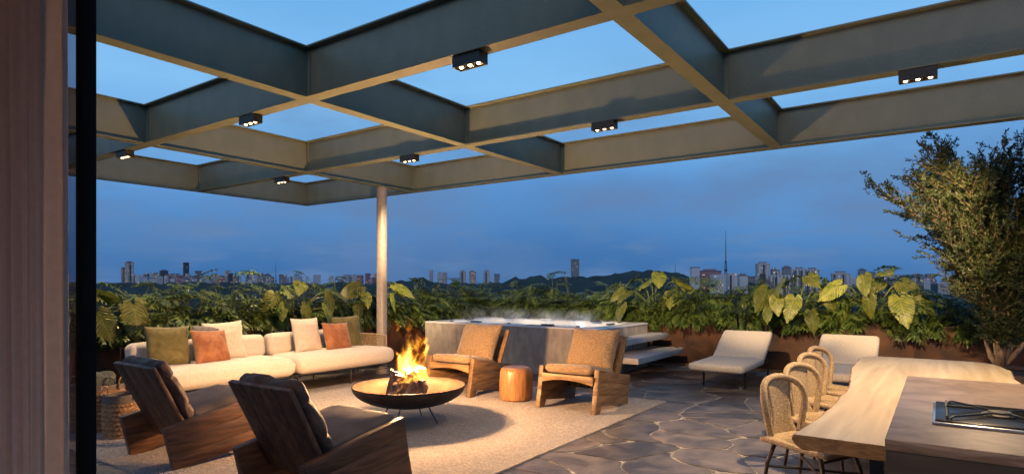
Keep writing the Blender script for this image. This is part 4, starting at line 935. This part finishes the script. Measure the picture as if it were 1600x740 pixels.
for i in range(24):
    az = i*2.4+rt.uniform(-.4, .4); lean = rt.uniform(.2, 1.0) if i else .05
    b0 = Vector((math.cos(az)*.05, math.sin(az)*.05, .1)); H_ = rt.uniform(2.35, 2.95)*(1-.08*lean)
    pts = [b0]; n_ = 11
    for k in range(n_):
        t = k/n_; w_ = lean*(.10+.95*t*t**.2)
        q = Vector((math.cos(az)*w_+rt.gauss(0, .07), math.sin(az)*w_+rt.gauss(0, .07), 1-.35*w_)).normalized(); pts.append(pts[-1]+q*H_/n_)
    r0 = rt.uniform(.020, .036) if i < 10 else .013
    tk.tube(pts, [r0*(1-.85*k/n_) for k in range(n_+1)], 7)
    for k in range(2, n_+1):
        z = pts[k].z; nb = (9 if z > .9 else 7)
        for _ in range(nb):
            a2 = rt.uniform(0, 2*PI); out_ = Vector((pts[k].x, pts[k].y, 0)); out_ = out_.normalized() if out_.length > .02 else Vector((math.cos(a2), math.sin(a2), 0))
            dd = (out_*.75+Vector((math.cos(a2)*.5, math.sin(a2)*.5, rt.uniform(.45, 1.2)))).normalized(); ln = (rt.uniform(.22, .66) if z > .9 else .22)
            tp = twig(pts[k].lerp(pts[k-1], rt.random()), dd, ln, .005)
            if z > 1.0:
                for _ in range(2):
                    c = rt.choice(tp[1:]); d3 = (dd+Vector((rt.gauss(0, .5), rt.gauss(0, .5), rt.gauss(.15, .4)))).normalized(); twig(c, d3, rt.uniform(.12, .28), .003)
# the main stem seen at the foot, forked
tk.tube([(0, 0, -.02), (.01, .01, .10), (.03, -.02, .22)], [.062, .052, .035], 10); tk.tube([(0, 0, .05), (.05, .10, .20), (.08, .16, .42)], [.045, .034, .02], 8); tk.tube([(0, 0, .06), (-.02, -.12, .22), (-.06, -.24, .42)], [.045, .032, .02], 8)
tk.ob('trunk', 'trunk_bark', tr_, smooth=True); br.ob('branches', 'trunk_bark', tr_, smooth=True, fixn=False); lv.ob('crown', 'tree_leaf', tr_, fixn=False)

# ------------------------------------------------------------------ far city and hills
def far(px, d):
    r_ = d*(px-800)/FP
    return Vector((d*math.cos(HEAD)+r_*math.sin(HEAD), d*math.sin(HEAD)-r_*math.cos(HEAD), 0))
GZ = -62
ridge = [(-9000, 443), (-300, 444), (0, 443), (160, 442), (300, 441), (420, 443), (540, 443), (600, 441), (650, 436), (662, 434), (675, 440), (700, 443), (780, 443), (800, 434), (806, 432), (815, 437), (835, 430), (845, 430), (855, 436), (880, 434), (930, 432), (965, 428), (1000, 423), (1015, 423), (1040, 427), (1068, 428), (1085, 436), (1120, 441), (1200, 443), (1400, 444), (1800, 444), (9000, 444)]
def ytop(px):
    for (a, ya), (b_, yb) in zip(ridge, ridge[1:]):
        if px <= b_: t = (px-a)/(b_-a); t = max(0, t); return ya+(yb-ya)*t
    return 444
v = []; f = []; cols = 900; rows = 26
for i in range(cols+1):
    px = -1700+i*(5000/cols); 
    for j in range(rows+1):
        d = 700+j*75; zt = 1.6-(ytop(px)-446.5)*2000/FP
        k = max(0, min(1, (d-700)/1300)); k = k*k*(3-2*k) if d <= 2000 else max(0, 1-(d-2000)/600)
        P_ = far(px, d); b_ = noise.fractal(Vector((P_.x*.016, P_.y*.016, 0)), .8, 2, 5)*9*min(1, k*3)+noise.noise(Vector((P_.x*.06, P_.y*.06, 3)))*4*min(1, k*3)
        v.append((P_.x, P_.y, GZ-1+(zt-GZ)*k+b_))
for i in range(cols):
    for j in range(rows): a = i*(rows+1)+j; f.append((a, a+1, a+rows+2, a+rows+1))
tag(ob('hill', mesh('hill', v, f, 'hill_forest', True)), kind='structure')
BL = 'apartment towers on the skyline'
def tower(x0, x1, yt, d, mat_, label=None, group=None, crown=0, strips=0, rot=.3, name='tower_block', lit=None):
    w_ = (x1-x0)/FP*d; zt = 1.6-(yt-446.5)*d/FP; P_ = far((x0+x1)/2, d); dep = max(w_*.8, 16)
    base = math.atan2(P_.y, P_.x); ww = w_/(abs(math.cos(rot))+.8*abs(math.sin(rot)))
    dep = .8*ww
    t = thing(name, label or 'small pale tower in the hazy city skyline', 'building', (P_.x, P_.y, GZ), base+rot, group)
    H_ = zt-GZ-(5 if crown else 0); MB().b2(-dep/2, dep/2, -ww/2, ww/2, 0, H_).ob('wall', mat_, t)
    if crown: MB().b2(-dep*.3, dep*.25, -ww*.28, ww*.3, H_, H_+5).ob('roof_house', 'fac_grey', t)
    MB().b2(-dep/2-.3, dep/2+.3, -ww/2-.3, ww/2+.3, H_-1.2, H_+.6).ob('parapet', 'fac_plain' if mat_ in ('fac_white', 'fac_vert', 'fac_pale') else 'fac_recess', t)
    for k in range(strips):
        yy = -ww/2+ww*(k+.5)/strips; MB().b2(-dep/2-1.2, -dep/2-.05, yy-ww/strips*.22, yy+ww/strips*.22, 10, H_-4).ob('balcony_stack', 'fac_recess' if k % 2 else 'fac_plain', t)
    return t
T = tower; G1 = 'small towers of the left skyline'; G2 = 'small towers of the right skyline'
T(190, 197.5, 418, 2500, 'fac_grey', 'grey slab tower hugging the taller tan tower, far left skyline', crown=0)
T(196, 208, 408, 2500, 'fac_tan', 'tall tan tower with lit stripe, far left skyline', crown=1, strips=3)
T(228, 237, 426, 2500, 'fac_white', 'white tower first right of the tan tower', strips=2)
T(240, 247, 425, 2600, 'fac_tan', 'narrow tan tower second right of the tall tan tower', crown=1)
T(250, 262, 421, 2600, 'fac_dark', 'dark stepped tower in the left skyline', crown=1); T(258, 268, 428, 2450, 'fac_brick', 'low brownish block right of the dark stepped tower')
T(286.5, 295, 410, 2800, 'fac_dark', 'slim dark tower, tallest near the middle of the left skyline')
T(305, 315, 423, 2900, 'fac_grey', 'hazy grey tower right of the slim dark tower')
T(331, 340, 428, 2500, 'fac_brick', 'reddish tower in the left skyline', strips=1); T(342, 348, 431, 2500, 'fac_brick', 'small reddish block beside the reddish tower')
T(350, 362, 422, 2700, 'fac_white', 'white slab tower right of the reddish block', crown=1, strips=2); T(357, 364, 427, 2400, 'fac_dark', 'dark block in front of the white slab tower')
T(384, 392, 424, 2700, 'fac_tan', 'tan tower with a lit floor, right end of the left skyline', strips=2); T(391, 401, 425, 2700, 'fac_pale', 'pale tower paired with the tan tower, right end of the left skyline', strips=2)
T(532, 554, 429, 2600, 'fac_pale', 'low pale block left of the round column', crown=1)
T(671, 677, 421, 2500, 'fac_pale', 'narrow pale tower first right of the round column'); T(683, 691, 425, 2500, 'fac_white', 'white tower second right of the round column', crown=1); T(691, 699, 425, 2450, 'fac_pale', 'pale tower attached to the white tower, right of the column')
T(718, 728, 422, 2500, 'fac_pale', 'pale tower third from the round column', crown=1, strips=2); T(733, 744, 422.5, 2500, 'fac_tan', 'tan tower standing alone over the hot tub left half', crown=1); T(755, 766, 422, 2500, 'fac_white', 'white tower over the hot tub centre', crown=1, strips=2); T(772, 781, 428, 2500, 'fac_grey', 'low grey tower, right end of the middle group')
T(892, 905, 405, 2400, 'fac_grey', 'tall chequered grey tower standing alone left of the hill', strips=0)
rc = random.Random(4)
for k in range(84):
    x = rc.uniform(205, 425) if k < 62 else rc.uniform(430, 600); w_ = rc.uniform(5, 12); T(x, x+w_, rc.uniform(427, 437), rc.uniform(2150, 2700), rc.choice(['fac_pale', 'fac_white', 'fac_grey', 'fac_pale', 'fac_brick']), 'low pale block in the crowd of the left skyline', G1, crown=rc.random() > .6, rot=rc.uniform(-.5, .5))
D2 = 1500
T(1078, 1093, 417.5, D2, 'fac_plain', 'blank pale end wall of the long block left of the mast'); T(1092, 1126, 420, D2+40, 'fac_brick', 'long dark residential slab just left of the mast', crown=1, rot=.1)
T(1110, 1134, 429, D2-100, 'fac_white', 'low white block at the foot of the mast'); T(1135, 1152, 427, D2-50, 'fac_white', 'white block right of the mast', strips=2); T(1153, 1168, 427, D2, 'fac_plain', 'plain pale block second right of the mast', crown=1)
T(1181, 1202, 409, D2+300, 'fac_pale', 'tallest pale tower in the right skyline', crown=1, strips=3, rot=.25); T(1187, 1196, 428, D2-200, 'fac_dark', 'small dark block in front of the tallest pale tower')
T(1195, 1203, 419, D2+100, 'fac_white', 'slim white tower leaning against the tallest pale tower'); T(1204, 1214, 418, D2+250, 'fac_grey', 'grey tower between the white towers', crown=1)
T(1202, 1235, 430, D2-150, 'fac_vert', 'wide white block with vertical bays, right skyline', strips=5, rot=.05); T(1207, 1222, 421, D2+50, 'fac_vert', 'white stepped tower behind the wide block', crown=1, strips=2); T(1222, 1236, 415, D2+350, 'fac_grey', 'grey tower with antenna behind the wide block', crown=1)
T(1239, 1258, 417, D2, 'fac_vert', 'left one of the twin white ribbed towers', crown=1, strips=4, rot=.08); T(1259, 1279, 418, D2, 'fac_vert', 'right one of the twin white ribbed towers', crown=1, strips=4, rot=.08)
T(1300, 1326, 423.5, D2+100, 'fac_pale', 'broad pale tower standing alone right of the twin towers', crown=1, strips=4, rot=.12)
T(1341, 1353, 419, D2+400, 'fac_grey', 'hazy stepped grey tower left of the tree', crown=1); T(1353, 1366, 425, D2+300, 'fac_grey', 'low grey block beside the stepped tower'); T(1367, 1393, 424, D2+500, 'fac_grey', 'wide hazy grey block near the tree', crown=1, rot=.1)
T(1408, 1420, 430, 2300, 'fac_grey', 'first hazy block beside the tree'); T(1424, 1441, 427, 2400, 'fac_grey', 'wide hazy block beside the tree', crown=1); T(1446, 1460, 428, 2300, 'fac_grey', 'hazy block closest to the tree crown')
for k in range(40):
    x = rc.uniform(1095, 1500); w_ = rc.uniform(7, 16); T(x, x+w_, rc.uniform(428, 438), rc.uniform(1500, 2100), rc.choice(['fac_pale', 'fac_white', 'fac_grey', 'fac_grey']), 'low pale block in the crowd of the right skyline', G2, crown=rc.random() > .6, rot=rc.uniform(-.5, .5))
def mast(px, yt, d, w_, label, base_y=440):
    P_ = far(px, d); zt = 1.6-(yt-446.5)*d/FP; t = thing('radio_mast', label, 'mast', (P_.x, P_.y, GZ)); H_ = zt-GZ; m_ = MB()
    hl = H_*.62
    for sx_ in (-1, 1):
        for sy_ in (-1, 1): m_.tube([(sx_*w_, sy_*w_, 0), (sx_*w_*.5, sy_*w_*.5, hl*.7), (sx_*w_*.3, sy_*w_*.3, hl)], .45, 4)
    z = 0; s_ = 1; st_ = hl/22
    for k in range(22):
        z0, z1 = k*st_, (k+1)*st_
        def hw(z): return w_*(1-.5*min(1, z/(hl*.7))) if z < hl*.7 else w_*(.5-.2*(z-hl*.7)/(hl*.3))
        for a in range(4):
            c = [(-1, -1), (1, -1), (1, 1), (-1, 1)]; p0, p1 = c[a], c[(a+1) % 4]
            m_.tube([(p0[0]*hw(z0), p0[1]*hw(z0), z0), (p1[0]*hw(z1), p1[1]*hw(z1), z1)], .28, 3)
    m_.ob('lattice', 'mast_metal', t)
    MB().tube([(0, 0, hl-4), (0, 0, H_*.82), (0, 0, H_)], [1.3, .8, .35], 8).ob('antenna', 'mast_metal', t)
    MB().lathe([(3, hl*.80), (4, hl*.80+1), (4, hl*.80+4), (3, hl*.80+5)], 12).ob('platform', 'mast_metal', t)
mast(1134, 360, 1550, 5, 'tall lattice radio mast with long antenna above the right skyline')
mast(1055, 411, 1950, 2.5, 'small mast on the wooded hill')
mast(431, 409, 2600, 2.5, 'thin faint mast in the left skyline')
print('objects', len(bpy.data.objects))
